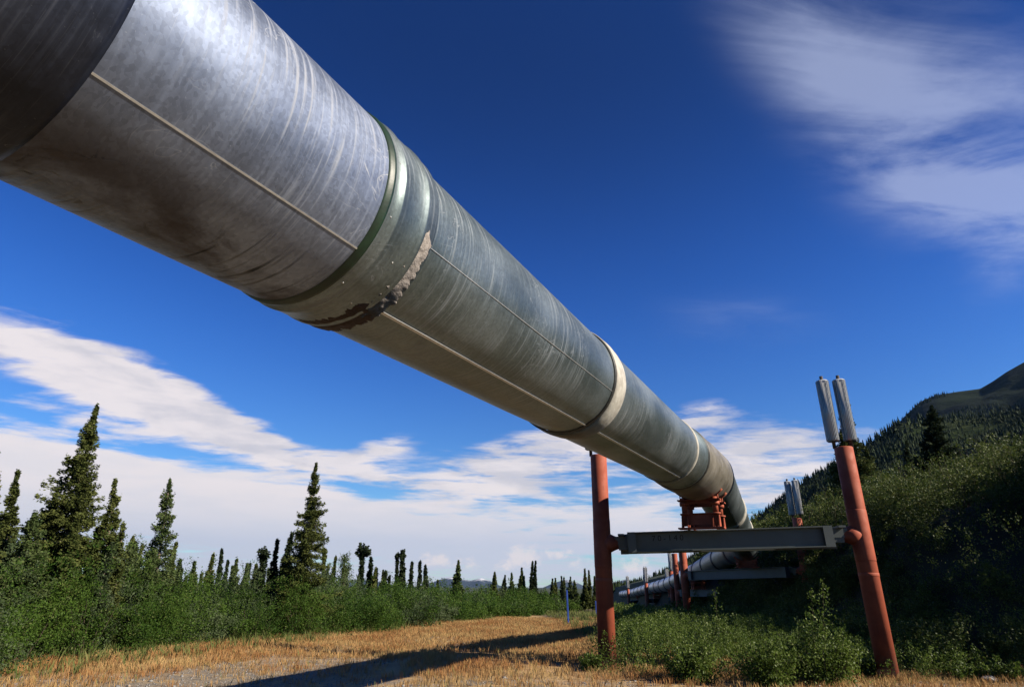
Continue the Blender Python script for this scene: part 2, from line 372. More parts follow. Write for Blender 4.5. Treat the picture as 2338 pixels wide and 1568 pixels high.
c = q.mix(q.m('MULTIPLY', grn, .85), c, (.055, .050, .025)); c = q.mix(q.m('MULTIPLY', q.smooth(gyy, 16.2, 17.8), q.smooth(q.m('SUBTRACT', gxx, q.m('MULTIPLY', gyy, .1)), 8.2, 9.6)), c, (.018, .024, .009)); c = q.mix(q.m('MAXIMUM', far, lft), c, (.045, .060, .022))
q.put(q.pb.inputs['Base Color'], c); q.pb.inputs['Roughness'].default_value = .95; bump(q, q.m('ADD', fin, q.m('MULTIPLY', vor.outputs['Distance'], .6)), .7, .03)
ground = mesh_obj('ground', V, F, mt, smooth=True); tag(ground, kind='structure')

# ------------------------------------------------------------------ leaves
def unit(a): return a/np.maximum(np.linalg.norm(a, axis=-1, keepdims=True), 1e-9)
def leafquads(C, D, L, W, r=rng):
    """diamond leaves: centres C, long direction D, length L, width W"""
    n = len(C); D = unit(D); rv = unit(r.normal(size=(n, 3))); S = unit(np.cross(D, rv))
    L = np.broadcast_to(L, (n,))[:, None]; W = np.broadcast_to(W, (n,))[:, None]
    V = np.stack([C-D*L*.5, C+S*W*.5-D*L*.08, C+D*L*.5, C-S*W*.5-D*L*.08], 1).reshape(-1, 3)
    return V, np.arange(n*4).reshape(n, 4)
def sphere_dirs(n, r=rng): return unit(r.normal(size=(n, 3)))

def spruce_parts(h, top, rad, lean=(0, 0), seed=0, dens=1.0, club=0.0, lowest=.08, gaps=.15, wind=0.0, ndl=.115):
    """trunk mesh and needles; local, base at the origin; lean = horizontal offset of the top"""
    r = np.random.default_rng(seed)
    lean = np.array([lean[0], lean[1], 0.0])
    bend = r.normal(size=2)*.02*h
    def ax(t):
        t = np.asarray(t)[..., None]
        return np.array([0, 0, 1.0])*h*t+lean*t+np.concatenate([bend*np.sin(t*3.1), np.zeros_like(t)], -1)
    tr = MB(); ts = np.linspace(0, 1, 9)
    tr.tube(ax(ts), [max(.012, .011*h+.03)*(1-.93*t)+.004 for t in ts], 7)
    Cs, Ds, Ls = [], [], []
    nlev = max(22, int(h/.10)); lev = lowest+(1-lowest)*(np.arange(nlev)+r.uniform(0, 1, nlev))/nlev
    lopside = r.uniform(0, 6.28)
    for t in lev:
        prof = (1-t)**1.0*1.10+.035 if not club else (1-t)**.6*.85+.06
        if club: prof = max(prof*(1-club*.35), club*math.exp(-((t-.93)/.06)**2)*1.1+.12)
        local = .84+.28*float(vnoise(t*h/.55, seed*1.3, 1.0, 3))
        nb = r.integers(5, 8)
        for _ in range(nb):
            if r.random() < gaps: continue
            a = r.uniform(0, 6.283)
            L = rad*prof*local*r.uniform(.55, 1.18)*(1+.18*math.cos(a-lopside))*(1+wind*math.cos(a))
            L = max(L, .06)
            dirh = np.array([math.cos(a), math.sin(a), 0])
            el0 = r.uniform(-.6, .15) if t < .8 else r.uniform(.1, .7)
            if t > .93: el0 = r.uniform(.6, 1.2)
            n = max(5, int(L*92*dens)+2)
            s = r.uniform(.03, 1, n)**.8
            base = ax(t)
            side = np.array([-dirh[1], dirh[0], 0])
            p = base+dirh*(L*s)[:, None]*math.cos(el0)
            p[:, 2] += L*s*math.sin(el0)+.16*L*s**2.5
            wd = .20*L*(1-.75*s)+.05
            p += side*(r.uniform(-1, 1, n)*wd)[:, None]
            p[:, 2] += r.normal(size=n)*.050-.05*r.random(n)
            Cs.append(p); Ds.append(dirh*.8+side*r.normal(size=(n, 1))*.6+np.array([0, 0, 1])*r.normal(size=(n, 1))*.35)
            if L > .35 and r.random() < .5: tr.tube([base, base+dirh*L*.8*math.cos(el0)+np.array([0, 0, L*.8*math.sin(el0)+.07*L])], [.010, .004], 3, False)
    n = int(26*dens)
    ps = ax(r.uniform(.95, 1.0, n))+r.normal(size=(n, 3))*.03; Cs.append(ps); Ds.append(r.normal(size=(n, 3))+np.array([0, 0, 1.5]))
    C = np.concatenate(Cs); D = np.concatenate(Ds)
    L = r.uniform(.7, 1.35, len(C))*ndl
    V, F = leafquads(C, D, L, L*.46, r)
    return tr, V, F
spruce_n = [0]
def spruce(tx, ty, Yd, rpx, mat, label, group=None, slope=-.14, name='spruce_tree', **k):
    top = at(tx, ty, Yd); bs = at(tx+slope*(1347-ty), 1347, Yd)
    bx, by = bs[0], bs[1]; bz = float(H(bx, by))
    h = top[2]-bz; spruce_n[0] += 1
    rad = 1.30*rpx/FPX*Yd
    e = empty(name, (bx, by, bz-.03)); tag(e, label, 'tree', group)
    tr, V, F = spruce_parts(h, 1, rad, (top[0]-bx, 0), seed=spruce_n[0]*11+3, **k)
    tr.build('trunk', M['bark'], e); mesh_obj('crown', V, F, M[mat], e)
    return e
def bush_leaves(cx, cy, bz, h, rad, n, leaf, r, stems=None):
    """leaves of one many-stemmed bush and its stems"""
    ns = max(7, int(9*rad+4)); C = []; D = []
    per = max(1, n//ns)
    for _ in range(ns):
        a = r.uniform(0, 6.28); out = rad*math.sqrt(r.random()); hh = h*r.uniform(.68, 1.08)*(1-.32*(out/rad)**2)
        tip = np.array([math.cos(a)*out, math.sin(a)*out, hh]); root = np.array([math.cos(a)*out*.3, math.sin(a)*out*.3, 0])
        s = r.uniform(.02, 1, per)**.75
        p = root+(tip-root)*s[:, None]; p[:, 2] = hh*s**1.05
        spread = (.33*h)*(1-.82*s)*.55+.05*h*.6
        q_ = max(1, per//26); jit = np.repeat(r.normal(size=(q_, 3)), 26, 0); jit = np.concatenate([jit, r.normal(size=(per, 3))])[:per]
        s = np.concatenate([np.repeat(s[::26], 26), s])[:per]; p = root+(tip-root)*s[:, None]; p[:, 2] = hh*s**1.05
        spread = (.33*h)*(1-.82*s)*.55+.05*h*.6
        p += jit*spread[:, None]*np.array([1, 1, .55])+r.normal(size=(per, 3))*.075*(leaf/.06)**.5
        p[:, 2] = np.abs(p[:, 2])
        C.append(p); D.append(r.normal(size=(per, 3))+np.array([0, 0, .5]))
        if stems is not None:
            o = np.array([cx, cy, bz]); mid = root+(tip-root)*.5+r.normal(size=3)*.05
            stems.tube([o+root, o+mid, o+tip*.97], [.016, .010, .003], 4, False)
    C = np.concatenate(C)+np.array([cx, cy, bz]); D = np.concatenate(D)
    L = leaf*r.uniform(.7, 1.35, len(C))
    return leafquads(C, D, L, L*.5, r)
def merge(parts):
    V = np.concatenate([p[0] for p in parts]); k = 0; F = []
    for v, f in parts: F.append(f+k); k += len(v)
    return V, np.concatenate(F)

# left thicket ------------------------------------------------------
def gpt(x, y):
    r = ray(x, y); return (np.array([0, 0, CAMH])+r*(-CAMH/r[2]))[:2]
front = [gpt(-260, 1610), gpt(0, 1535), gpt(150, 1512), gpt(420, 1484), gpt(700, 1458), gpt(860, 1444), gpt(1036, 1420), gpt(1208, 1402), gpt(1300, 1386), gpt(1356, 1376)]
front = [np.array(p) for p in front]
def along(t):
    n = len(front)-1; i_ = min(int(t*n), n-1); f = t*n-i_; return front[i_]*(1-f)+front[i_+1]*f
parts = []; parts2 = []; stems = MB(); r = np.random.default_rng(5)
for row, (off, hm) in enumerate([(0.5, .62), (1.5, .95), (3.0, 1.1), (5.5, 1.15), (9.0, 1.2)]):
    seglen = sum(np.linalg.norm(front[i_+1]-front[i_]) for i_ in range(len(front)-1))
    s = 0.0
    for i_ in range(len(front)-1):
        A, B = front[i_], front[i_+1]; d = B-A; L = np.linalg.norm(d); d /= L; nrm = np.array([-d[1], d[0]])
        dist = np.linalg.norm((A+B)/2); step = 1.0 if dist < 35 else 1.5 if dist < 60 else 2.4
        for t in np.arange(0, L, step):
            p = A+d*(t+r.uniform(-.4, .4))+nrm*(off+r.uniform(-.6, .6))
            dd = np.linalg.norm(p); 
            hh = (3.3 if dd < 23 else 2.9 if dd < 28 else 2.35 if dd < 36 else 2.0)*hm*r.uniform(.80, 1.12)*(.72+.55*float(vnoise(p[0], p[1], 2.6, 11)))
            nl = int(np.clip(2600*(22/dd)**1.1, 420, 3000)); lf = .060*max(1, dd/26)
            (parts2 if r.random() < .22 else parts).append(bush_leaves(p[0], p[1], float(H(*p))-.02, hh, r.uniform(.65, 1.0)*max(1, step*.8), nl, lf, r, stems if (row == 0 and dd < 34 and r.random() < .3) else None))
V, F = merge(parts); o = mesh_obj('willow_thicket', V, F, M['willow']); tag(o, 'dense green willow thicket along the left side of the dry clearing', 'thicket', kind='stuff')
V2, F2 = merge(parts2); o3 = mesh_obj('sage_willow_thicket', V2, F2, M['sage']); tag(o3, 'greyer sage toned bushes mixed through the left thicket', 'thicket', kind='stuff')
o2 = stems.build('thicket_stems', M['twig'], o)

# left spruces ------------------------------------------------------
SP = 'spruces standing along the left thicket'
spruce(-6, 1032, 17.5, 62, 'spruce', 'spruce cut by the left edge of the photo, upper spire', gaps=.1, dens=2.03, ndl=.088)
spruce(42, 1072, 19.0, 46, 'spruce', 'leaning spruce spire just inside the left edge, left of the tallest spruce', dens=2.03, ndl=.088)
spruce(223, 928, 20.5, 92, 'spruce', 'tallest spruce, thick dark green spire on the left', slope=-.15, dens=2.29, ndl=.088, gaps=.05, lowest=.04)
spruce(79, 1171, 18.5, 78, 'spruce_pale', 'broad low spruce with pale drooping boughs below the leaning spire', dens=2.03, ndl=.088, gaps=.05)
spruce(128, 1128, 20.0, 66, 'spruce', 'half hidden spruce against the left flank of the tallest spruce', dens=1.89, ndl=.088, gaps=.1)
spruce(263, 1092, 21.5, 46, 'spruce', 'narrow ragged spruce just right of the tallest spruce', slope=-.12, dens=2.03, ndl=.088, gaps=.2)
spruce(388, 1093, 24.0, 56, 'spruce_pale', 'open tiered spruce with flat boughs and sky between them', slope=-.15, dens=1.49, ndl=.088, gaps=.32)
spruce(722, 1056, 27.0, 60, 'spruce', 'tall lone spruce with a pale trunk showing through its gaps', slope=-.16, dens=2.03, ndl=.088, gaps=.22)
small = [(411, 1278, 26, 22, 'spruce_dark', 0, 'stubby dark spruce tip right of the tiered spruce'),
 (444, 1282, 30, 22, 'spruce_pale', 0, 'small pale spruce poking from the thicket, second right of the tiered spruce'),
 (487, 1265, 32, 20, 'spruce', 0, 'bushy small spruce left of a thin dark spire'),
 (507, 1253, 33, 11, 'spruce_dark', 0, 'thin dark spire halfway between the tiered spruce and the lone tall spruce'),
 (521, 1279, 34, 12, 'spruce_dark', 0, 'short dark spire just right of the thin dark spire'),
 (541, 1276, 33, 18, 'spruce_pale', 0, 'pale feathery small spruce among the dark spires'),
 (565, 1286, 34, 17, 'spruce_pale', 0, 'pale pointed small spruce left of the dark pair'),
 (604, 1256, 27, 18, 'spruce_dark', .5, 'dark club topped spruce, left one of the dark pair beside the lone tall spruce'),
 (634, 1231, 28, 17, 'spruce_dark', 0, 'dark slim pointed spruce directly left of the lone tall spruce'),
 (740, 1251, 34, 9, 'spruce', .4, 'very thin spruce directly right of the lone tall spruce'),
 (767, 1270, 36, 13, 'spruce', 0, 'small spruce beside a pale leafy young tree'),
 (829, 1254, 42, 13, 'spruce_dark', .9, 'black spruce with a thick club shaped top'),
 (847, 1273, 44, 12, 'spruce_dark', .2, 'ragged dark spruce right of the club topped one'),
 (860, 1296, 47, 5, 'spruce_dark', .2, 'spindly dead looking spruce like a pole'),
 (880, 1303, 48, 8, 'spruce_dark', .3, 'short dark spruce left of the twin topped spruces'),
 (889, 1314, 48, 7, 'spruce_dark', .2, 'lowest dark spruce left of the twin topped spruces'),
 (907, 1265, 46, 7, 'spruce_dark', .7, 'thin brown topped spruce, left one of the twin topped spruces'),
 (918, 1259, 46, 12, 'spruce_dark', .4, 'thick dark spruce, right one of the twin topped spruces'),
 (941, 1282, 50, 8, 'spruce_dark', .2, 'dark spire alone right of the twin topped spruces'),
 (959, 1281, 50, 8, 'spruce_dark', .2, 'dark narrow spruce, left one of the last dark pair before the mountains'),
 (971, 1290, 50, 9, 'spruce_dark', .1, 'dark narrow spruce, right one of the last dark pair before the mountains'),
 (1000, 1323, 58, 7, 'spruce', 0, 'tiny spruce against the snowy mountains'),
 (1047, 1281, 52, 19, 'spruce_pale', 0, 'bright green conical spruce in front of the snowy mountains'),
 (1128, 1312, 68, 9, 'spruce_pale', 0, 'small green spruce below a puffy white cloud'),
 (1150, 1325, 74, 10, 'spruce_pale', 0, 'low rounded spruce right of the snowy mountains'),
 (1168, 1307, 70, 12, 'spruce_pale', 0, 'green spruce left of a slim dark one, right of the snowy mountains'),
 (1191, 1295, 66, 10, 'spruce', 0, 'dark green spruce directly left of the tall dark pair'),
 (1216, 1282, 62, 6, 'spruce_dark', .2, 'slender dark spruce, left one of the tall dark pair'),
 (1223, 1280, 62, 9, 'spruce_dark', 0, 'dark pointed spruce, right one of the tall dark pair'),
 (1268, 1320, 75, 9, 'spruce', 0, 'small spruce above the blue stake, left of it'),
 (1335, 1298, 70, 9, 'spruce', 0, 'spruce left of the near red post, left one of two'),
 (1344, 1302, 71, 8, 'spruce', 0, 'spruce left of the near red post, right one of two'),
 (1357, 1315, 74, 7, 'spruce', 0, 'low spruce partly hidden by the near red post')]
for tx, ty, Yd, rp, mm_, cl, lb in small:
    spruce(tx, ty, Yd, rp, mm_, lb, SP, slope=-.10 if tx < 800 else -.05, club=cl, dens=1.5 if Yd < 40 else 1.2, gaps=.06, lowest=.1, ndl=.13 if Yd < 40 else .18)
more = [(18, 1215, 20, 40, 'spruce_pale', 'short pale spruce low at the left edge below the leaning spire'), (178, 1175, 19.5, 40, 'spruce', 'dark young spruce in front of the tallest spruce, right side'),
 (222, 1205, 22, 34, 'spruce_pale', 'small pale spruce between the tallest spruce and the narrow ragged one'), (310, 1235, 25, 30, 'spruce', 'low bushy spruce right of the narrow ragged one'),
 (350, 1250, 27, 26, 'spruce_dark', 'dark low spruce under the left boughs of the tiered spruce'), (585, 1290, 29, 22, 'spruce', 'rounded low spruce left of the dark pair'),
 (668, 1215, 28.5, 26, 'spruce_dark', 'dark spruce pressed against the left side of the lone tall spruce')]
for tx, ty, Yd, rp, mm_, lb in more: spruce(tx, ty, Yd, rp, mm_, lb, dens=1.3, gaps=.05, lowest=.05, ndl=.13)
r = np.random.default_rng(91)
for k in range(26):
    tx = -20+k*17+r.uniform(-7, 7); Yd = r.uniform(19, 25)+max(0, tx-250)*.02
    if 195 < tx < 225 or 370 < tx < 395: continue
    ty = r.uniform(1170, 1250) if tx < 330 else r.uniform(1225, 1278)
    spruce(tx, ty, Yd, r.uniform(20, 34), ['spruce', 'spruce_dark', 'spruce_pale', 'spruce', 'spruce'][k % 5], 'mid height spruce crowded into the left end of the thicket', 'mid height spruces at the left', slope=-.12, dens=1.6, gaps=.05, lowest=.1, ndl=.10)
r = np.random.default_rng(90)
for k in range(52):
    tx = r.uniform(395, 1345); tx = tx if not 950 < tx < 1125 else tx-400; Yd = r.uniform(34, 46)+max(0, tx-700)*.05
    ty = r.uniform(1284, 1316) if tx < 700 else r.uniform(1292, 1326) if tx < 1000 else r.uniform(1305, 1334)
    spruce(tx, ty, Yd, r.uniform(7, 15), ['spruce', 'spruce_dark', 'spruce_pale', 'spruce'][k % 4], 'small background spruce rising only slightly above the willow thicket', 'background spruces along the thicket', slope=-.06, dens=1.1, gaps=.05, lowest=.1, ndl=.16)
# young leafy trees among them
def leafy_tree(tx, ty, Yd, rpx, label):
    top = at(tx, ty, Yd); bx, by = top[0], top[1]; bz = float(H(bx, by)); h = top[2]-bz
    e = empty('young_birch', (bx, by, bz)); tag(e, label, 'tree'); r = np.random.default_rng(int(tx)); rad = rpx/FPX*Yd
    st = MB(); st.tube([(0, 0, 0), (.05, 0, h*.5), (0, .03, h*.97)], [.035, .02, .005], 6); C = []
    for _ in range(46):
        t = r.uniform(.25, .97); a = r.uniform(0, 6.28); L = rad*(1-t)**.6*r.uniform(.5, 1.2)+.08
        e1 = np.array([math.cos(a)*L, math.sin(a)*L, h*t+L*.9]); st.tube([(0, 0, h*t), e1], [.007, .002], 3, False)
        C.append(np.array([0, 0, h*t])+(e1-np.array([0, 0, h*t]))*r.uniform(.2, 1.05, 46)[:, None]+r.normal(size=(46, 3))*.09)
    C = np.concatenate(C); V, F = leafquads(C, r.normal(size=C.shape), .085, .05, r)
    st.build('trunk', M['twig'], e); mesh_obj('crown', V, F, M['spruce_pale'], e)
leafy_tree(790, 1266, 36, 26, 'airy pale green young leafy tree right of the lone tall spruce')
leafy_tree(300, 1245, 22, 45, 'loose leafy young tree rising from the thicket left of the tiered spruce')

# ------------------------------------------------------------------ hill and mountains
def ridge_mesh(name, prof, d_near, d_far, mat, foot=-4, seed=1, rough=.05, ny=46, back=.55, nx=220):
    """prof: list of sky line pixels; a real slope rising from d_near to the ridge at d_far, then falling away"""
    ae = [azel(*p) for p in prof]; A = np.array([p[0] for p in ae]); E = np.array([p[1] for p in ae])
    az_ = np.linspace(A[0], A[-1], nx); el_ = np.interp(az_, A, E)
    s = np.concatenate([np.linspace(0, 1, ny), 1+np.linspace(0, 1, 14)[1:]*back])
    AZ, S = np.meshgrid(az_, s); EL = np.interp(AZ, A, E)
    D_ = d_near+(d_far-d_near)*S
    top = d_far*np.tan(EL)+CAMH
    hh = foot+(top-foot)*np.where(S <= 1, S**1.25, 1-((S-1)/back)**1.3*1.05)
    X = D_*np.sin(AZ); Y = D_*np.cos(AZ)
    amp = rough*(top-foot)
    nz = (vnoise(X, Y, d_far*.10, seed)-.5)+.5*(vnoise(X, Y, d_far*.045, seed+1)-.5)+.25*(vnoise(X, Y, d_far*.02, seed+2)-.5)
    hh = hh+amp*nz*np.clip(np.minimum(S, 1.0-np.abs(S-1)*0)*3, 0, 1)*np.where(S <= 1, np.clip((1-S)*6, 0.06, 1), .3)
    n1, n2 = X.shape; V = np.stack([X.ravel(), Y.ravel(), hh.ravel()], 1); i = np.arange(n1*n2).reshape(n1, n2)
    F = np.stack([i[:-1, :-1].ravel(), i[:-1, 1:].ravel(), i[1:, 1:].ravel(), i[1:, :-1].ravel()], 1)
    o = mesh_obj(name, V, F, mat, smooth=True); tag(o, kind='structure')
    return X, Y, hh, S
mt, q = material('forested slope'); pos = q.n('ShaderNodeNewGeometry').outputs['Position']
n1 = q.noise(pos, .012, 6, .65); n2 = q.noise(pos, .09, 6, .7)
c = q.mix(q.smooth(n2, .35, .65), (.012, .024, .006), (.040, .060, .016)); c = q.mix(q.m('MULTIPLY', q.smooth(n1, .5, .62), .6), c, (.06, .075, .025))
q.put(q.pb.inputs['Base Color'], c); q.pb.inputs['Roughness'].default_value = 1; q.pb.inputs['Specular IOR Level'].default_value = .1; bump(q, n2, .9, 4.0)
M['slope'] = mt
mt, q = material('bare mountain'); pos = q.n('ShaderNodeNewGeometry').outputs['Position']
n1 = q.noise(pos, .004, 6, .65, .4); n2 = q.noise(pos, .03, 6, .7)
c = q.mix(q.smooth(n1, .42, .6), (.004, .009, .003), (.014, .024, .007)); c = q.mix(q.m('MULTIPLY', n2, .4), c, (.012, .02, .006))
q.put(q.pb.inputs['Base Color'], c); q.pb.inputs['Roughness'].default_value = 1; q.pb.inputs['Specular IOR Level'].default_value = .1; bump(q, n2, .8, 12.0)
M['mount'] = mt
near_prof = [(1380, 1352), (1430, 1344), (1480, 1331), (1503, 1318), (1530, 1303), (1560, 1288), (1600, 1266), (1660, 1232), (1719, 1190), (1761, 1160), (1806, 1122), (1845, 1093), (1892, 1070), (1951, 1036), (2000, 1000), (2056, 965),
             (2140, 962), (2240, 955), (2338, 935), (2600, 900), (3000, 850)]
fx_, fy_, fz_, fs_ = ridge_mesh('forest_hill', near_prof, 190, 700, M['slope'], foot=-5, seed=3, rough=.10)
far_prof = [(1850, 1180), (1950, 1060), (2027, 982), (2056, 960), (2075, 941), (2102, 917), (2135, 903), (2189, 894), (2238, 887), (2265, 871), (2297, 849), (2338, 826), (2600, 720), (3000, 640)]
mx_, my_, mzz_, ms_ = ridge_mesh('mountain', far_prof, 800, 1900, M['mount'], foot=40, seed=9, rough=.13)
# conifers on the hill
r = np.random.default_rng(21); parts = []
NT = 15000
Sx = r.uniform(0, 1.01, NT)**.8; Ci = r.uniform(0, 1, NT)
n1_, n2_ = fx_.shape; rowf = np.clip(Sx*45, 0, 44.99); cf = Ci*(n2_-1.01)
i0 = rowf.astype(int); j0 = cf.astype(int); a = rowf-i0; c_ = cf-j0
def bil(A): return (A[i0, j0]*(1-a)*(1-c_)+A[i0+1, j0]*a*(1-c_)+A[i0, j0+1]*(1-a)*c_+A[i0+1, j0+1]*a*c_)
px_, py_, pz_ = bil(fx_), bil(fy_), bil(fz_)
keep = (vnoise(px_, py_, 45, 4) > .30) | (r.random(NT) < .25)
px_, py_, pz_ = px_[keep], py_[keep], pz_[keep]; n = len(px_)
hh = r.uniform(4.0, 8.5, n)*(.7+.6*vnoise(px_, py_, 60, 8)); rr = hh*r.uniform(.13, .22, n)
# each conifer: three stacked ragged rings of four drooping quads
Vs = []; Fs = []; k = 0
for lv, (z0, z1, rs) in enumerate([(.05, .55, 1.0), (.32, .8, .72), (.6, 1.05, .42)]):
    for s_ in range(5):
        a0 = r.uniform(0, 6.28, n); w_ = r.uniform(.5, .9, n); rq = rr*rs*r.uniform(.7, 1.2, n)
        P0 = np.stack([px_, py_, pz_+hh*z1], 1)
        Pa = np.stack([px_+rq*np.cos(a0-w_), py_+rq*np.sin(a0-w_), pz_+hh*(z0+r.uniform(0, .1, n))], 1)
        Pb = np.stack([px_+rq*np.cos(a0+w_), py_+rq*np.sin(a0+w_), pz_+hh*(z0+r.uniform(0, .1, n))], 1)
        Vs.append(np.stack([P0, Pa, Pb], 1).reshape(-1, 3)); Fs.append(np.arange(n*3).reshape(n, 3)+k); k += n*3
o = mesh_obj('conifer_forest', np.concatenate(Vs), np.concatenate(Fs), M['forest']); tag(o, 'dark conifer forest covering the hillside on the right', 'forest', kind='stuff')

# conifers on the mountain's lower flank
n1_, n2_ = mx_.shape; NT = 30000; rowf = r.uniform(0, 44.8, NT); cf = r.uniform(0, n2_-1.01, NT); i0 = rowf.astype(int); j0 = cf.astype(int); a = rowf-i0; c_ = cf-j0
px_, py_, pz_ = [A[i0, j0]*(1-a)*(1-c_)+A[i0+1, j0]*a*(1-c_)+A[i0, j0+1]*(1-a)*c_+A[i0+1, j0+1]*a*c_ for A in (mx_, my_, mzz_)]
keep = (vnoise(px_, py_, 190, 4)+.004*(12-rowf)+.15*r.random(NT) > .36); px_, py_, pz_ = px_[keep], py_[keep], pz_[keep]; n = len(px_); hh = r.uniform(6, 11, n); Vs = []
for s_ in range(6):
    a0 = r.uniform(0, 6.28, n); rq = hh*.18; P = [np.stack([px_, py_, pz_+hh], 1)]
    for dw in (-.7, .7): P.append(np.stack([px_+rq*np.cos(a0+dw), py_+rq*np.sin(a0+dw), pz_], 1))
    Vs.append(np.stack(P, 1).reshape(-1, 3))
V = np.concatenate(Vs); o = mesh_obj('mountain_forest', V, np.arange(len(V)).reshape(-1, 3), M['forest']); tag(o, 'distant forest on the lower flank of the dark mountain', 'forest', kind='stuff')

# far snow capped mountains
mt, q = material('far snowy mountains'); geo = q.n('ShaderNodeNewGeometry'); pos = geo.outputs['Position']
_, _, mz = q.sep(pos); n1 = q.noise(pos, .0022, 7, .7, .5); 
hz = q.m('ADD', mz, q.m('MULTIPLY', q.m('SUBTRACT', n1, .5), 420))
c = q.mix(q.smooth(hz, 120, 170), (.035, .05, .055), (.85, .85, .88))
q.put(q.pb.inputs['Base Color'], c); q.pb.inputs['Roughness'].default_value = 1; bump(q, n1, .8, 60.0)
M['snow'] = mt
snow_prof = [(600, 1342), (700, 1336), (790, 1328), (840, 1322), (880, 1331), (940, 1340), (985, 1330), (1005, 1322), (1030, 1317), (1055, 1322), (1075, 1325), (1098, 1319), (1118, 1325), (1140, 1336), (1180, 1342), (1240, 1341),
             (1262, 1331), (1290, 1323), (1315, 1328), (1335, 1338), (1380, 1336), (1410, 1326), (1430, 1322), (1455, 1327), (1480, 1326), (1500, 1331), (1540, 1341), (1600, 1350)]
ridge_mesh('snow_mountains', snow_prof, 9000, 13000, M['snow'], foot=-60, seed=14, rough=.35, nx=420)

# right bank of alders
parts = []; r = np.random.default_rng(31); stems = MB()
for k in range(430):
    y = r.uniform(17, 62); o_ = r.uniform(.1, 17)
    x = 10.3+.10*(y-16)+o_
    azp = math.atan2(x, y)
    if azp > R_(47) or azp < R_(14): continue
    dd = math.hypot(x, y); hh = r.uniform(1.9, 3.0) if o_ > 3.4 else r.uniform(.7, 1.3); bz = float(H(x, y))
    parts.append(bush_leaves(x, y, bz-.05, hh, r.uniform(.8, 1.3), int(np.clip(2600*(20/dd), 900, 3000)), .07*max(1, dd/26), r, stems if k % 3 == 0 else None))
for k in range(300):            # short brush on the steep foot of the bank
    y = r.uniform(17.2, 48); o_ = r.uniform(-.3, 4.2); x = 10.3+.10*(y-16)+o_
    parts.append(bush_leaves(x, y, float(H(x, y))-.05, r.uniform(.6, 1.15), r.uniform(.5, .8), 560, .06*max(1, math.hypot(x, y)/26), r, None))
for k in range(210):            # unseen taller alders added beyond the right edge of frame to shade the bank
    y = r.uniform(13.8, 24); x = r.uniform(19.6, 27.0)
    if math.atan2(x, y) < R_(44): continue
    bz = float(H(x, y)); hh = r.uniform(7.4, 8.4)-bz
    parts.append(bush_leaves(x, y, bz-.05, hh*1.15, r.uniform(1.3, 1.9), 2200, .15, r, None))
V, F = merge(parts); o = mesh_obj('alder_thicket', V, F, M['alder']); tag(o, 'shadowed alder thicket climbing the bank on the right', 'thicket', kind='stuff'); stems.build('thicket_stems', M['twig'], o)
print('alder', len(F))
spruce(2127, 925, 44, 62, 'spruce_dark', 'large dark spruce on the hillside bank, right of the tall red post', slope=.13, dens=1.2, gaps=.05, lowest=.02, ndl=.15)
spruce(2070, 1006, 46, 18, 'spruce_dark', 'slim dark spruce between the tall red post and the large bank spruce', slope=.10, dens=1.3, gaps=.05, lowest=.02, ndl=.13)
spruce(1932, 905, 36, 54, 'spruce', 'spruce standing directly behind the near fins and the right red post', slope=.09, dens=1.3, gaps=.15, ndl=.12)
spruce(1978, 1026, 38, 50, 'spruce', 'stout rounded spruce just right of the near red post top', slope=.10, dens=1.6, gaps=.05, lowest=.02, ndl=.12)

# ------------------------------------------------------------------ pipeline
D0 = np.array([0.44251654, 0.89573471, 0.04287704]); P0 = np.array([-2.45039344, 1.10429848, 2.21986265+CAMH])
def A_(t): return P0+D0*t
path_far = [np.array([6.05, 18.35, 3.07+CAMH]), np.array([12.45, 33.5, 2.15+CAMH]), np.array([15.2, 52, 1.3+CAMH]), np.array([17.6, 72, .45+CAMH]), np.array([20.5, 96, .0+CAMH]), np.array([23.2, 122, -.75+CAMH]), np.array([26, 150, -1.2+CAMH])]
pipe = empty('oil_pipeline', tuple(A_(0)*np.array([1, 1, 0]))); tag(pipe, 'long silver oil pipeline running overhead from upper left to the hillside', 'pipeline')
po = np.array(pipe.location)
def frame(d):
    d = d/np.linalg.norm(d); u = np.cross(d, [0, 0, 1.0]); u /= np.linalg.norm(u); v = np.cross(u, d); return d, u, v
def sweep(name, prof, A, B, mat, nseg=144, sub=1, parent=pipe, wob=0.0, extra=None):
    """surface of revolution about AB; prof: (distance along, radius)"""
    d, u, v = frame(B-A); L = np.linalg.norm(B-A)
    pr = []
    for (a, ra), (c, rc) in zip(prof[:-1], prof[1:]):
        k = max(1, int(abs(c-a)/.5)*sub)
        for j in range(k): pr.append((a+(c-a)*j/k, ra+(rc-ra)*j/k))
    pr.append(prof[-1])
    th = np.linspace(-math.pi, math.pi, nseg+1)          # seam on the far side; angle 0 = right, +90 = top
    T, S = np.meshgrid(th, np.array([p[0] for p in pr])); RR = np.array([p[1] for p in pr])[:, None]*np.ones_like(T)
    if wob: RR = RR+wob*(vnoise(T*3, S, .8, 5)-.5)
    P = A[None, None]+S[..., None]*d+RR[..., None]*(np.cos(T)[..., None]*u+np.sin(T)[..., None]*v)-po
    n1, n2 = T.shape; i = np.arange(n1*n2).reshape(n1, n2)
    F = np.stack([i[:-1, :-1].ravel(), i[:-1, 1:].ravel(), i[1:, 1:].ravel(), i[1:, :-1].ravel()], 1)
    UV = np.stack([T*.7, S+A[1]], -1).reshape(-1, 2)[F.ravel()]
    return mesh_obj(name, P.reshape(-1, 3), F, mat, parent, smooth=True, uv=UV)
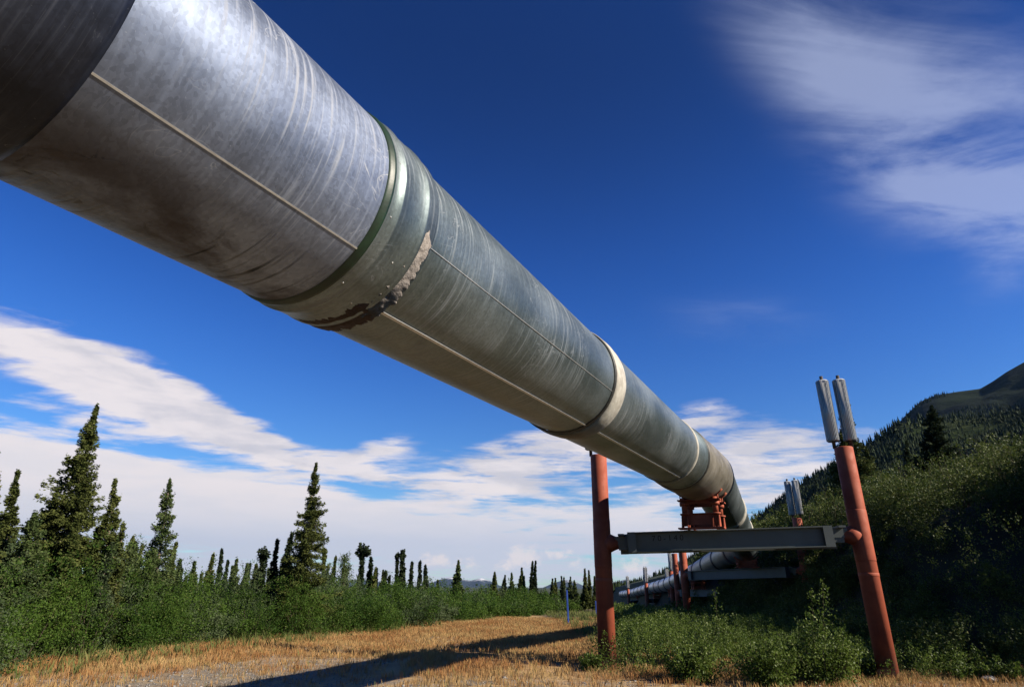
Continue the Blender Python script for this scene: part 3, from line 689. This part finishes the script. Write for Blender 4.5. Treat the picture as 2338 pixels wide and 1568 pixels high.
def strip(name, phis, t0, t1, rad, wid, th_, mat, A=P0, Dv=D0, bow=0.0, parent=pipe):
    """lapped longitudinal seam lying on the pipe"""
    d, u, v = frame(Dv); mb = MB()
    for ph in phis:
        nrm = np.cos(ph)*u+np.sin(ph)*v; tg = -np.sin(ph)*u+np.cos(ph)*v
        mb.box(A+d*(t0+t1)/2+nrm*(rad+th_/2-.002)-po, (t1-t0, wid, th_), d, tg, nrm)
    return mb.build(name, mat, parent)
def axsweep(name, prof, mat, **k):
    return sweep(name, [(t, r_) for t, r_ in prof], A_(0), A_(1), mat, **k)
R = .70
axsweep('pipe_section', [(-9, R), (.62, R)], M['jacket_dark'])
axsweep('coupling', [(.0, R+.004), (.0, R+.03), (.12, R+.036), (.16, R+.05), (.20, R+.036), (.60, R+.036), (.64, R+.05), (.68, R+.036), (.86, R+.034), (.90, R+.02), (.902, R+.002)], M['jacket_dark'])
axsweep('pipe_section', [(.88, R), (2.46, R)], M['jacket'], sub=4, wob=.004)
axsweep('strap', [(2.415, R+.001), (2.425, R+.012), (2.450, R+.012), (2.455, R+.016), (2.472, R+.016), (2.478, R+.001)], M['strap'])
axsweep('coupling', [(2.472, R), (2.474, R+.016), (2.55, R+.018), (2.560, R+.025), (2.573, R+.025), (2.585, R+.018), (2.80, R+.018), (2.815, R+.026), (2.838, R+.026), (2.85, R+.018), (2.95, R+.016), (2.955, R-.012)], M['jacket_green'], sub=2, wob=.003)
axsweep('pipe_section', [(2.94, R-.010), (7.12, R-.010)], M['jacket_green'], sub=2, wob=.004)
axsweep('strap', [(7.04, R-.005), (7.045, R+.012), (7.09, R+.012), (7.095, R-.005)], M['dark_strap'])
axsweep('joint_band', [(7.09, R-.004), (7.095, R+.022), (7.22, R+.026), (7.30, R+.030), (7.38, R+.024), (7.48, R+.020), (7.50, R-.002)], M['cream'], sub=3, wob=.010)
axsweep('pipe_section', [(7.49, R-.008), (13.25, R-.008)], M['jacket_green'], sub=1, wob=.004)
axsweep('strap', [(12.86, R-.006), (12.87, R+.016), (12.95, R+.016), (12.96, R-.006)], M['cream'])
axsweep('coupling', [(12.95, R), (12.96, R+.012), (13.9, R+.014), (13.92, R+.035), (14.02, R+.035), (14.05, R+.012), (14.1, R+.012)], M['jacket_green'])
axsweep('strap', [(14.04, R+.01), (14.05, R+.05), (14.16, R+.05), (14.18, R+.01)], M['dark_strap'])
axsweep('anchor_sleeve', [(14.12, R+.01), (14.16, R+.05), (14.4, R+.065), (15.9, R+.075), (15.95, R+.085), (17.3, R+.085), (17.34, R+.06), (17.42, R+.06), (17.46, R+.085), (18.2, R+.085), (18.35, R+.05), (18.37, R-.1)], M['sleeve'], sub=2, wob=.012)
# lengthways seams
strip('seam_strip', [R_(-44)], .90, 2.42, R, .010, .006, M['seam'])
strip('seam_strip', [R_(-67)], 2.955, 7.04, R-.008, .022, .012, M['seam'])
strip('seam_strip', [R_(-21)], 2.955, 7.04, R-.008, .006, .005, M['seam'])
strip('seam_strip', [R_(-67)], 7.50, 12.86, R-.010, .030, .014, M['seam'])
# ragged sealant smeared over the first coupling
def patch(name, ph0, ph1, tc, halfw, rad, thick, mat, seed, sub=260):
    d, u, v = frame(D0); r = np.random.default_rng(seed); na, nb = sub, 22
    th = np.linspace(ph0, ph1, na); k = np.linspace(-1, 1, nb)
    f = np.clip(np.minimum((th-ph0), (ph1-th))/abs(ph1-ph0)*7, 0, 1)
    hw = halfw(th)*f*(1+.6*(vnoise(th*22, th*0, 1.0, seed)-.5)+.22*(vnoise(th*75, th*0, 1.0, seed+1)-.5))
    c0 = tc(th)+.035*(vnoise(th*25, th*0, 1.0, seed+2)-.5)
    TH, K = np.meshgrid(th, k, indexing='ij'); S = c0[:, None]+hw[:, None]*K
    hgt = rad+thick*(np.clip(1-np.abs(K)**3, 0, 1))*(.35+1.1*vnoise(TH*16, S*22, 1.0, seed+3))*np.minimum(1, f[:, None]*3)-.001
    hgt = np.where(np.abs(K) > .99, rad-.012, hgt)
    P = P0+S[..., None]*d+hgt[..., None]*(np.cos(TH)[..., None]*u+np.sin(TH)[..., None]*v)-po
    i = np.arange(na*nb).reshape(na, nb)
    F = np.stack([i[:-1, :-1].ravel(), i[1:, :-1].ravel(), i[1:, 1:].ravel(), i[:-1, 1:].ravel()], 1)
    return mesh_obj(name, P.reshape(-1, 3), F, mat, pipe, smooth=True)
patch('sealant', R_(-78), R_(-14), lambda t: 2.875+0*t, lambda t: .072+.015*np.cos(t*5), R+.018, .007, M['putty'], 3)
patch('sealant', R_(-118), R_(-62), lambda t: 2.85+0*t, lambda t: .12+0*t, R+.016, .009, M['tar'], 5)
# rivets round the coupling
d, u, v = frame(D0)
for tt, ph in ((2.51, -62), (2.51, -22), (2.51, 8), (2.70, -40), (2.70, -70)):
    ph = math.radians(ph); nrm = np.cos(ph)*u+np.sin(ph)*v; c = A_(tt)+nrm*(R+.012)-po; mb = MB()
    mb.tube([c, c+nrm*.009], [.009, .004], 8); mb.build('rivet', M['seam'], pipe)

# far run
seg = path_far
mats = ['jacket_green', 'jacket_green', 'far_pipe', 'far_pipe', 'far_pipe', 'far_pipe']
for k in range(len(seg)-1):
    a_, b_ = seg[k], seg[k+1]; L = np.linalg.norm(b_-a_)
    pr = [(0 if k else -.6, R-.01), (L+.15, R-.01)]
    sweep('pipe_section', pr, a_, b_, M[mats[k]], nseg=64)
    for f in ((.30, .62) if k == 0 else (.12, .36, .62, .88)):
        t = f*L; sweep('joint_band', [(t, R-.01), (t+.02, R+.03), (t+.42, R+.03), (t+.44, R-.01)], a_, b_, M['cream' if k == 0 else 'jacket_dark'], nseg=64)
    if k == 0: strip('seam_strip', [R_(-60)], 1.2, L*.95, R-.012, .04, .02, M['seam'], A=a_, Dv=b_-a_)

# ------------------------------------------------------------------ support bents
def finned_radiator(parent, cx, cy, z0, h=1.72, rad=.165, stub=.17, n=26):
    mb = MB()
    mb.tube([(cx, cy, z0-.02), (cx, cy, z0+stub+h+.13)], .045, 12)
    core = mb
    fins = MB()
    fins.tube([(cx, cy, z0+stub), (cx, cy, z0+stub+h)], .143, 28)
    for k in range(n):
        a = 2*math.pi*k/n; e = np.array([math.cos(a), math.sin(a), 0]); t = np.array([-e[1], e[0], 0])
        fins.box(np.array([cx, cy, z0+stub+h/2])+e*(.139+(rad-.139)/2), (rad-.139, .008, h-.04), e, t)
    o = fins.build('heat_fin', M['alu'], parent)
    # the bare pipe is a piece of the radiator as well: same sub-part colour family, own mesh
    core.build('fin_pipe', M['fin_pipe'], parent)
    return o
def post(parent, x, y, zb, zt, toward, rad=.228, beamz=None, fins=True, name='support_post'):
    """pile with collar rings and the cone that carries the beam end"""
    zb = min(zb, beamz-1.0) if beamz is not None else zb
    mb = MB()
    mb.tube([(x, y, zb-.4), (x, y, zt-.02), (x, y, zt)], [rad, rad, rad-.012], 40)
    p = None
    t = np.array([toward[0], toward[1], 0.0]); t /= np.linalg.norm(t)
    if beamz is not None:
        c = np.array([x, y, beamz])
        mb.tube([c-np.array([0, 0, .62]), c-np.array([0, 0, .60]), c+np.array([0, 0, .60]), c+np.array([0, 0, .62])], [rad, rad+.006, rad+.006, rad], 40)
        mb.tube([c-np.array([0, 0, .98]), c-np.array([0, 0, .97]), c-np.array([0, 0, .90]), c-np.array([0, 0, .89])], [rad, rad+.007, rad+.007, rad], 40)
        mb.tube([c+t*(rad*.2), c+t*(rad+.01), c+t*(rad+.10), c+t*(rad+.22), c+t*(rad+.36)], [.23, .235, .19, .145, .115], 28)
    p = mb.build(name, M['red'], parent)
    if fins:
        s = np.array([t[0], t[1], 0])
        for sgn in (-1, 1): finned_radiator(p, x+s[0]*.215*sgn, y+s[1]*.215*sgn, zt)
    return p
def ibeam(mb, a, b_, side, h, w, tf=.028, tw=.02):
    a, b_ = np.array(a, float), np.array(b_, float); d = b_-a; L = np.linalg.norm(d); d /= L
    z = np.array([0, 0, 1.0]); z = z-d*(z@d); z /= np.linalg.norm(z); s = np.cross(z, d)
    c = (a+b_)/2
    mb.box(c+z*(h/2-tf/2), (L, w, tf), d, s, z); mb.box(c-z*(h/2-tf/2), (L, w, tf), d, s, z)
    mb.box(c, (L, tw, h-2*tf), d, s, z)
    return d, s, z, L
bent_n = [0]
def bent(pc, axis, Lp, Rp, zbL, zbR, ztL, ztR, beam_top, label, detail=True, fL=True, fR=True, foot=1.0):
    e = empty('pipe_support', (pc[0], pc[1], 0)); tag(e, label, 'pipe support', 'red post supports carrying the pipeline'); eo = np.array([pc[0], pc[1], 0.0])
    Lp = np.array([Lp[0], Lp[1], 0.0])-eo; Rp = np.array([Rp[0], Rp[1], 0.0])-eo
    d = Rp-Lp; W = np.linalg.norm(d); d /= W; s = np.array([d[1], -d[0], 0])   # s toward the camera side
    btL, btR = beam_top; h = .50
    post(e, Lp[0], Lp[1], zbL, ztL, d, beamz=btL-.22, fins=fL); post(e, Rp[0], Rp[1], zbR, ztR, -d, beamz=btR-.22, fins=fR)
    # stub saddles between post cones and beams
    for P, bt, dd in ((Lp, btL, d), (Rp, btR, -d)):
        mb = MB()
        c = P+dd*.62+np.array([0, 0, bt-.17]); mb.box(c, (.56, .30, .22), dd, np.cross([0, 0, 1], dd))
        mb.box(c+np.array([0, 0, -.17])+dd*-.06, (.24, .26, .12), dd, np.cross([0, 0, 1], dd))
        mb.box(P+dd*.62+np.array([0, 0, bt-.035])-dd*.10, (.16, .86, .05), dd, np.cross([0, 0, 1], dd))
        mb.build('beam_bracket', M['beam'], e)
    for off, ext in ((.34, .0), (-.34, .22)):
        bm = MB(); a = Lp+d*(.70-ext)+s*off; b_ = Rp-d*(.78-ext)+s*off
        zz = lambda f: btL+(btR-btL)*f-h/2
        a = a+np.array([0, 0, zz(.70/W)]); b_ = b_+np.array([0, 0, zz(1-.78/W)])
        dd, ss, z, L = ibeam(bm, a, b_, s, h, .30)
        for q_ in (a+dd*.10, b_-dd*.10):
            bm.box(q_, (.19, .288, h-.062), dd, ss, z)
            bm.box(q_+z*(.0), (.215, .302, h+.008), dd, ss, z)
        o = bm.build('crossbeam', M['beam'], e)
        if off > 0 and detail:
            # stencilled number on the web
            cu = bpy.data.curves.new('number', 'FONT'); cu.body = '70-140'; cu.size = .20; cu.extrude = .001; cu.space_character = 1.5
            to = bpy.data.objects.new('beam_number', cu); col.objects.link(to)
            dg = bpy.context.evaluated_depsgraph_get(); me = bpy.data.meshes.new_from_object(to.evaluated_get(dg)); bpy.data.objects.remove(to)
            me.materials.clear(); me.materials.append(M['ink'])
            t2 = bpy.data.objects.new('beam_number', me); col.objects.link(t2); t2.parent = o
            fwd = ss if ss@s > 0 else -ss
            pos_ = a+dd*.62+fwd*.0135+z*.02
            t2.matrix_local = Matrix(((dd[0], z[0], fwd[0], pos_[0]), (dd[1], z[1], fwd[1], pos_[1]), (dd[2], z[2], fwd[2], pos_[2]), (0, 0, 0, 1)))
    # saddle under the pipe
    sd_ = MB(); ax = np.array([axis[0], axis[1], 0.0]); ax /= np.linalg.norm(ax); sx_ = np.array([ax[1], -ax[0], 0])
    f = -(Lp@d)/W; bt = btL+(btR-btL)*f
    pz = pc[2]-.70-.09; g = pz-bt      # gap between beam and pipe jacket
    c0 = np.array([0, 0, bt])
    foot_pts = [(i_, j_) for i_ in (-.39, .39) for j_ in (-.40, .40)]
    for j_ in (-.40, .40):
        sd_.box(c0+ax*j_+np.array([0, 0, .022]), (1.14, .32, .036), sx_, ax)           # sliding shoe plate
        sd_.box(c0+ax*j_+np.array([0, 0, g*.27+.04]), (.72, .025, g*.36), sx_, ax)       # web between feet
        sd_.box(c0+ax*j_+np.array([0, 0, g*.47+.04]), (.72, .12, .025), sx_, ax)
    for i_, j_ in foot_pts:
        b0 = c0+sx_*i_+ax*j_
        for q_ in (-.075, .075): sd_.prism([(-.15, .04), (.15, .04), (.05, g*.50), (-.05, g*.50)], q_-.011, q_+.011, b0, ax, (0, 0, 1), sx_)
        sd_.box(b0+np.array([0, 0, g*.26+.04]), (.14, .02, g*.42), sx_, ax)
        sd_.tube([b0+np.array([0, 0, g*.48]), b0+np.array([0, 0, g*.50]), b0+np.array([0, 0, g*.54]), b0+np.array([0, 0, g*.545])], [.10, .125, .125, .10], 20)
        top = pz+.70+.09-math.sqrt(max(.05, .79**2-.39**2))
        sd_.tube([b0+np.array([0, 0, g*.52]), np.array([b0[0], b0[1], top-.04])], .072, 20)
        sd_.tube([np.array([b0[0], b0[1], top-.24]), np.array([b0[0], b0[1], top-.16])], .115, 20)
        for q_ in (-.09, .09): sd_.tube([np.array([b0[0], b0[1], top-.26])+sx_*q_, np.array([b0[0], b0[1], top+.02])+sx_*q_], .014, 8)
    for j_ in (-.40, .40):
        for i_ in (-.39, .39): sd_.box(np.array([0, 0, pz+.79-math.sqrt(.79**2-.39**2)-.11])+sx_*i_+ax*j_, (.30, .26, .03), sx_, ax)
        sd_.box(np.array([0, 0, pz-.02])+ax*j_, (.95, .05, .14), sx_, ax)
        # half ring that cradles the jacket
        pts = [np.array([0, 0, pc[2]])+ax*j_+.805*(math.sin(a)*sx_-math.cos(a)*np.array([0, 0, 1])) for a in np.linspace(-.85, .85, 18)]
        sd_.tube(pts, .028, 8)
    sd_.build('saddle', M['red'], e)
    return e
def ghz(x, y): return float(H(x, y))
# bent 1 (nearest)
pc1 = A_(17.05)
bent(pc1, D0[:2], (2.52, 17.2), (8.9, 15.9), ghz(2.52, 17.2), ghz(8.9, 15.9), 3.54+CAMH, 3.55+CAMH, (1.36+CAMH, 1.53+CAMH),
     'nearest red post support, its grey beam stencilled 70-140', fL=True)
pB = path_far[1]
Rq = at(1846, 1347, 32.0); Lq = at(1566, 1347, 38.5)
bent(pB, (.30, .95), Lq[:2], Rq[:2], -.3, ghz(*Rq[:2])-.3, 2.35+CAMH+.4, 3.45+CAMH, (.98+CAMH, 1.12+CAMH), 'second red post support, dark beam seen through the gap under the nearest beam', detail=False, fL=False)
for k, (pc, lx, Yl, lab) in enumerate([(path_far[2], 1547, 54, 'third red post support, its left post just left of the second support'),
        (path_far[3]-np.array([.4, 4, -.1]), 1535, 66, 'fourth red post support with fins rising left of the third support'),
        (path_far[4]-np.array([1.4, 12, -.2]), 1476, 82, 'fifth red post support crossing in front of the far silver pipe'),
        (path_far[5]-np.array([1.2, 12, -.3]), 1434, 106, 'farthest red post support near the far end of the silver pipe')]):
    l = at(lx, 1347, Yl); c = np.array(pc); rr_ = c[:2]+(c[:2]-l[:2])*np.array([1, 1]);
    v = rr_-l[:2]; v = v/np.linalg.norm(v)
    ll = c[:2]-v*min(3.4, np.linalg.norm(c[:2]-l[:2])) if k not in (2, 3) else l[:2]
    rr_ = c[:2]+v*3.1
    g_ = ghz(*l[:2]); tp = c[2]+(1.5, 1.15, .45, .4)[k]
    bent(c, (.1, 1.0), l[:2], rr_, g_-.3, ghz(*rr_)-.3, tp, tp-.1, (c[2]-1.35, c[2]-1.30), lab, detail=False, fL=(k != 0), fR=(k > 0))

# ------------------------------------------------------------------ stakes
def stake(x, y, Yy, hpx, label):
    g2 = gpt(x, y); s_ = Yy/g2[1]; bx, by = g2*s_; bz = ghz(bx, by); h = hpx/FPX*by
    e = empty('marker_stake', (bx, by, bz)); tag(e, label, 'stake', 'blue marker stakes')
    mb = MB(); X = np.array([.97, .2, 0]); Yv = np.array([-.2, .97, 0]); lean = np.array([-.03, 0, 1.0]); lean /= np.linalg.norm(lean)
    mb.box(lean*h/2, (.095, .022, h), X, Yv, lean); mb.box(lean*h/2-Yv*.017, (.03, .012, h*.98), X, Yv, lean)
    mb.build('stake_post', M['blue'], e)
stake(1298, 1424, 37.5, 66, 'tall blue stake standing in the dry grass at the shadow edge')
stake(1362, 1399, 52, 30, 'short blue stake half hidden against the near red post')

# ------------------------------------------------------------------ foreground plants
def grass(name, n, xr, yr, keepf, hgt, blades, mat, label, wid=.008, seed=1):
    r = np.random.default_rng(seed); x = r.uniform(*xr, n*3); y = r.uniform(*yr, n*3)
    k = keepf(x, y, r); x, y = x[k][:n], y[k][:n]; n = len(x); z = H(x, y)
    X = np.repeat(x, blades); Yy = np.repeat(y, blades); Z0 = np.repeat(z, blades); N = len(X)
    X = X+r.normal(size=N)*.05; Yy = Yy+r.normal(size=N)*.05
    sc = np.maximum(1, np.hypot(X, Yy)/22)
    h = np.repeat(r.uniform(.5, 1.2, n), blades)*hgt*r.uniform(.5, 1.2, N); a = r.uniform(0, 6.28, N); ln = r.uniform(.0, .45, N)*h
    wv = wid*sc*r.uniform(.6, 1.4, N); b0 = r.uniform(0, 3.14, N)
    dx, dy = np.cos(b0)*wv/2, np.sin(b0)*wv/2
    P1 = np.stack([X-dx, Yy-dy, Z0-.02], 1); P2 = np.stack([X+dx, Yy+dy, Z0-.02], 1)
    P3 = np.stack([X+np.cos(a)*ln*.4+dx*.8, Yy+np.sin(a)*ln*.4+dy*.8, Z0+h*.6], 1)
    P4 = np.stack([X+np.cos(a)*ln, Yy+np.sin(a)*ln, Z0+h], 1)
    V = np.stack([P1, P2, P3, P4], 1).reshape(-1, 3)
    o = mesh_obj(name, V, np.arange(N*4).reshape(N, 4), M[mat]); tag(o, label, 'grass', kind='stuff'); return o
def dl_(x, y): return x*math.cos(R_(17))-y*math.sin(R_(17))
def keep_dry(x, y, r):
    s = dl_(x, y)+(vnoise(x, y, 4, 2)-.5)*3
    dens = .30+.9*vnoise(x, y, 1.6, 5)**1.5
    track = (s > -12.3) & (s < -7.6) & (y < 19); dens = np.where(track, dens*.22, dens)
    dens = np.where(y < 15.3, dens*.42, dens)
    left = dl_(x, y) < -17.0
    return (r.random(len(x)) < dens) & ~left & (np.arctan2(x, y) > R_(-45)) & ((x < 11.5+.1*(y-16)) | (y < 17.6))
grass('dry_grass', 45000, (-17, 16), (12.5, 46), keep_dry, .155, 11, 'drygrass', 'dry orange tan grass covering the clearing', wid=.0055, seed=2)
def keep_edge(x, y, r):
    p = dl_(x, y); return ((p < -14.6+1.6*vnoise(x, y, 3, 7)) & (p > -18) & (r.random(len(x)) < .5) | (x > 3.0) & (x < 12) & (r.random(len(x)) < .35) & (y > 16)) & (np.arctan2(x, y) > R_(-45))
grass('green_grass', 6500, (-19, 12), (12.5, 60), keep_edge, .34, 9, 'greengrass', 'tall green and tan grass fringing the thicket and the support posts', wid=.010, seed=3)
# low leafy weeds under the supports
def weed_field():
    r = np.random.default_rng(12); parts = []; n = 0; st = MB()
    while n < 3600:
        y = r.uniform(15.4, 50); x = r.uniform(1.5, 13.5)
        lo = 2.3+(y-17)*.16
        if x < lo or x > 10.6+.12*(y-16)+.8: continue
        if y < 18 and float(vnoise(x, y, .9, 6)) < .38: continue
        if y < 16.2 and r.random() < .6: continue
        hh = r.uniform(.30, .70)+.50*float(vnoise(x, y, 1.7, 9))*(1 if y > 17 else .6)
        k = int(np.clip(95*(19/y), 34, 100)); s = r.uniform(.05, 1, k)
        tip = np.array([r.normal()*.10, r.normal()*.10, hh]); C = tip*s[:, None]+r.normal(size=(k, 3))*(.035+.10*(1-s))[:, None]*np.array([1, 1, .5])
        C[:, 2] = np.abs(C[:, 2]); C += np.array([x, y, float(H(x, y))])
        sz = .046*max(1, y/20)*r.uniform(.7, 1.3, k)
        parts.append(leafquads(C, r.normal(size=(k, 3))+np.array([0, 0, .4]), sz, sz*.62, r)); n += 1
    V, F = merge(parts); o = mesh_obj('weeds', V, F, M['weed']); tag(o, 'low leafy green weeds growing beneath the pipeline supports', 'weeds', kind='stuff'); print('weeds', len(F))
weed_field()
def shrub(x, y, h, rad, n, label, seed, spires=0):
    r = np.random.default_rng(seed); e = empty('leafy_shrub', (x, y, ghz(x, y)-.02)); tag(e, label, 'shrub', 'leafy shrubs between the near posts')
    st = MB(); C = []; D = []; ns = int(16+20*rad)
    for k in range(ns):
        a = r.uniform(0, 6.28); out = rad*math.sqrt(r.random()); hh = h*r.uniform(.55, .92)*(1-.38*(out/rad)**2)
        if k < spires: out = rad*.35*r.random(); hh = h*(1.35-.13*k)
        tip = np.array([math.cos(a)*out, math.sin(a)*out, hh]); root = tip*np.array([.25, .25, 0]); mid = (tip+root)/2+r.normal(size=3)*.03
        st.tube([root, mid, tip], [.010, .007, .002], 5, False)
        per = n//ns; s = r.uniform(.08, 1, per)
        p = root+(tip-root)*s[:, None]+r.normal(size=(per, 3))*((.13*(1-s)+.028)*h)[:, None]*np.array([1, 1, .6])
        p[:, 2] = np.abs(p[:, 2]); C.append(p); D.append(r.normal(size=(per, 3))+np.array([0, 0, .9]))
    C = np.concatenate(C); sz = r.uniform(.040, .074, len(C)); V, F = leafquads(C, np.concatenate(D), sz, sz*.62, r)
    st.build('stems', M['twig'], e); mesh_obj('foliage', V, F, M['weed'], e)
def gshrub(px, py, h, rad, n, label, seed, spires=0):
    p = gpt(px, py); shrub(p[0], p[1], h, rad, n, label, seed, spires)
gshrub(1885, 1556, 1.62, 1.05, 10000, 'tallest leafy shrub with two upright spires beside the right red post', 41, 2)
gshrub(1755, 1562, 1.25, .8, 6000, 'middle leafy shrub left of the spired shrub', 42)
gshrub(1575, 1553, 1.15, .85, 6500, 'low spreading leafy shrub right of the left red post', 43)
gshrub(1640, 1500, 1.45, .7, 4200, 'airy shrub with pale flower like tips behind the low spreading shrub', 44, 1)
gshrub(1975, 1545, .75, .35, 1800, 'small shrub at the foot of the right red post', 45)
gshrub(1345, 1530, .6, .38, 1600, 'small scrubby shrub just left of the left red post', 46)
gshrub(2150, 1500, 1.35, .35, 1400, 'thin solitary sapling lit against the dark bank', 47, 1)
gshrub(2190, 1548, .5, .6, 2500, 'low shrub in front of the dark bank near the right edge', 48)
gshrub(2290, 1552, .55, .7, 3000, 'low shrub at the right edge of the photo', 49)

# stones
r = np.random.default_rng(77)
def stone_mesh(r, s, flat=.6):
    import itertools
    phi = (1+5**.5)/2; P = unit(np.array([(0, a, c*phi) for a in (-1, 1) for c in (-1, 1)]+[(a, c*phi, 0) for a in (-1, 1) for c in (-1, 1)]+[(c*phi, 0, a) for a in (-1, 1) for c in (-1, 1)], float))
    from mathutils.geometry import delaunay_2d_cdt
    return P
ICO_V = unit(np.array([(-1, 1.618, 0), (1, 1.618, 0), (-1, -1.618, 0), (1, -1.618, 0), (0, -1, 1.618), (0, 1, 1.618), (0, -1, -1.618), (0, 1, -1.618), (1.618, 0, -1), (1.618, 0, 1), (-1.618, 0, -1), (-1.618, 0, 1)], float))
ICO_F = np.array([(0,11,5),(0,5,1),(0,1,7),(0,7,10),(0,10,11),(1,5,9),(5,11,4),(11,10,2),(10,7,6),(7,1,8),(3,9,4),(3,4,2),(3,2,6),(3,6,8),(3,8,9),(4,9,5),(2,4,11),(6,2,10),(8,6,7),(9,8,1)])
parts = []
for _ in range(16000):
    x = r.uniform(-12, 12); y = r.uniform(12.3, 30)**1.0
    s = dl_(x, y)
    if not ((-12.5 < s < -8.2) or y < 15.6 or r.random() < .06): continue
    q_ = r.uniform(.008, .028)*(2.2 if r.random() < .03 else 1)
    v = ICO_V*r.uniform(.6, 1.2, (12, 1))*np.array([1, r.uniform(.6, 1), .55])*q_+np.array([x, y, float(H(x, y))+q_*.15]); parts.append((v, ICO_F))
V, F = merge(parts); o = mesh_obj('gravel', V, F, M['rock']); tag(o, 'loose grey gravel scattered over the drive', 'gravel', kind='stuff')
def boulder(px, py, s, label, seed):
    r = np.random.default_rng(seed); p = gpt(px, py); V = ICO_V.copy(); F = ICO_F.copy()
    for _ in range(3):
        nv = []; nf = []; cache = {}; V = list(V)
        def midp(a, c):
            k = (min(a, c), max(a, c))
            if k not in cache: V.append(unit((V[a]+V[c])/2)); cache[k] = len(V)-1
            return cache[k]
        for a, c, d_ in F:
            ab, bc, ca = midp(a, c), midp(c, d_), midp(d_, a); nf += [(a, ab, ca), (c, bc, ab), (d_, ca, bc), (ab, bc, ca)]
        F = nf; V = np.array(V)
    V = V*(1+.5*(vnoise(V[:, 0]*2+V[:, 2], V[:, 1]*2, .7, seed)[:, None]-.5)); V = V*np.array([1, .8, .62])*s
    o = mesh_obj('boulder', V, np.array(F), M['rock']); o.location = (p[0], p[1], ghz(*p)+s*.2); tag(o, label, 'rock')
boulder(2262, 1556, .16, 'pale stone lying at the bottom right among weeds', 3)
boulder(1835, 1551, .10, 'flat pale stone on the ground between two shrubs', 4)
print('DONE script')

# ------------------------------------------------------------------ air
mt = bpy.data.materials.new('air'); mt.use_nodes = True; q = NB(mt.node_tree); mt.node_tree.nodes.clear()
vo = q.n('ShaderNodeVolumePrincipled'); vo.inputs['Color'].default_value = (.30, .54, 1.0, 1); vo.inputs['Density'].default_value = HAZE; vo.inputs['Anisotropy'].default_value = .2
mo = q.n('ShaderNodeOutputMaterial'); mt.node_tree.links.new(vo.outputs[0], mo.inputs['Volume'])
hb = MB(); hb.box((0, 6000, 745), (46000, 34000, 1600)); o = hb.build('haze', mt); tag(o, kind='stuff')
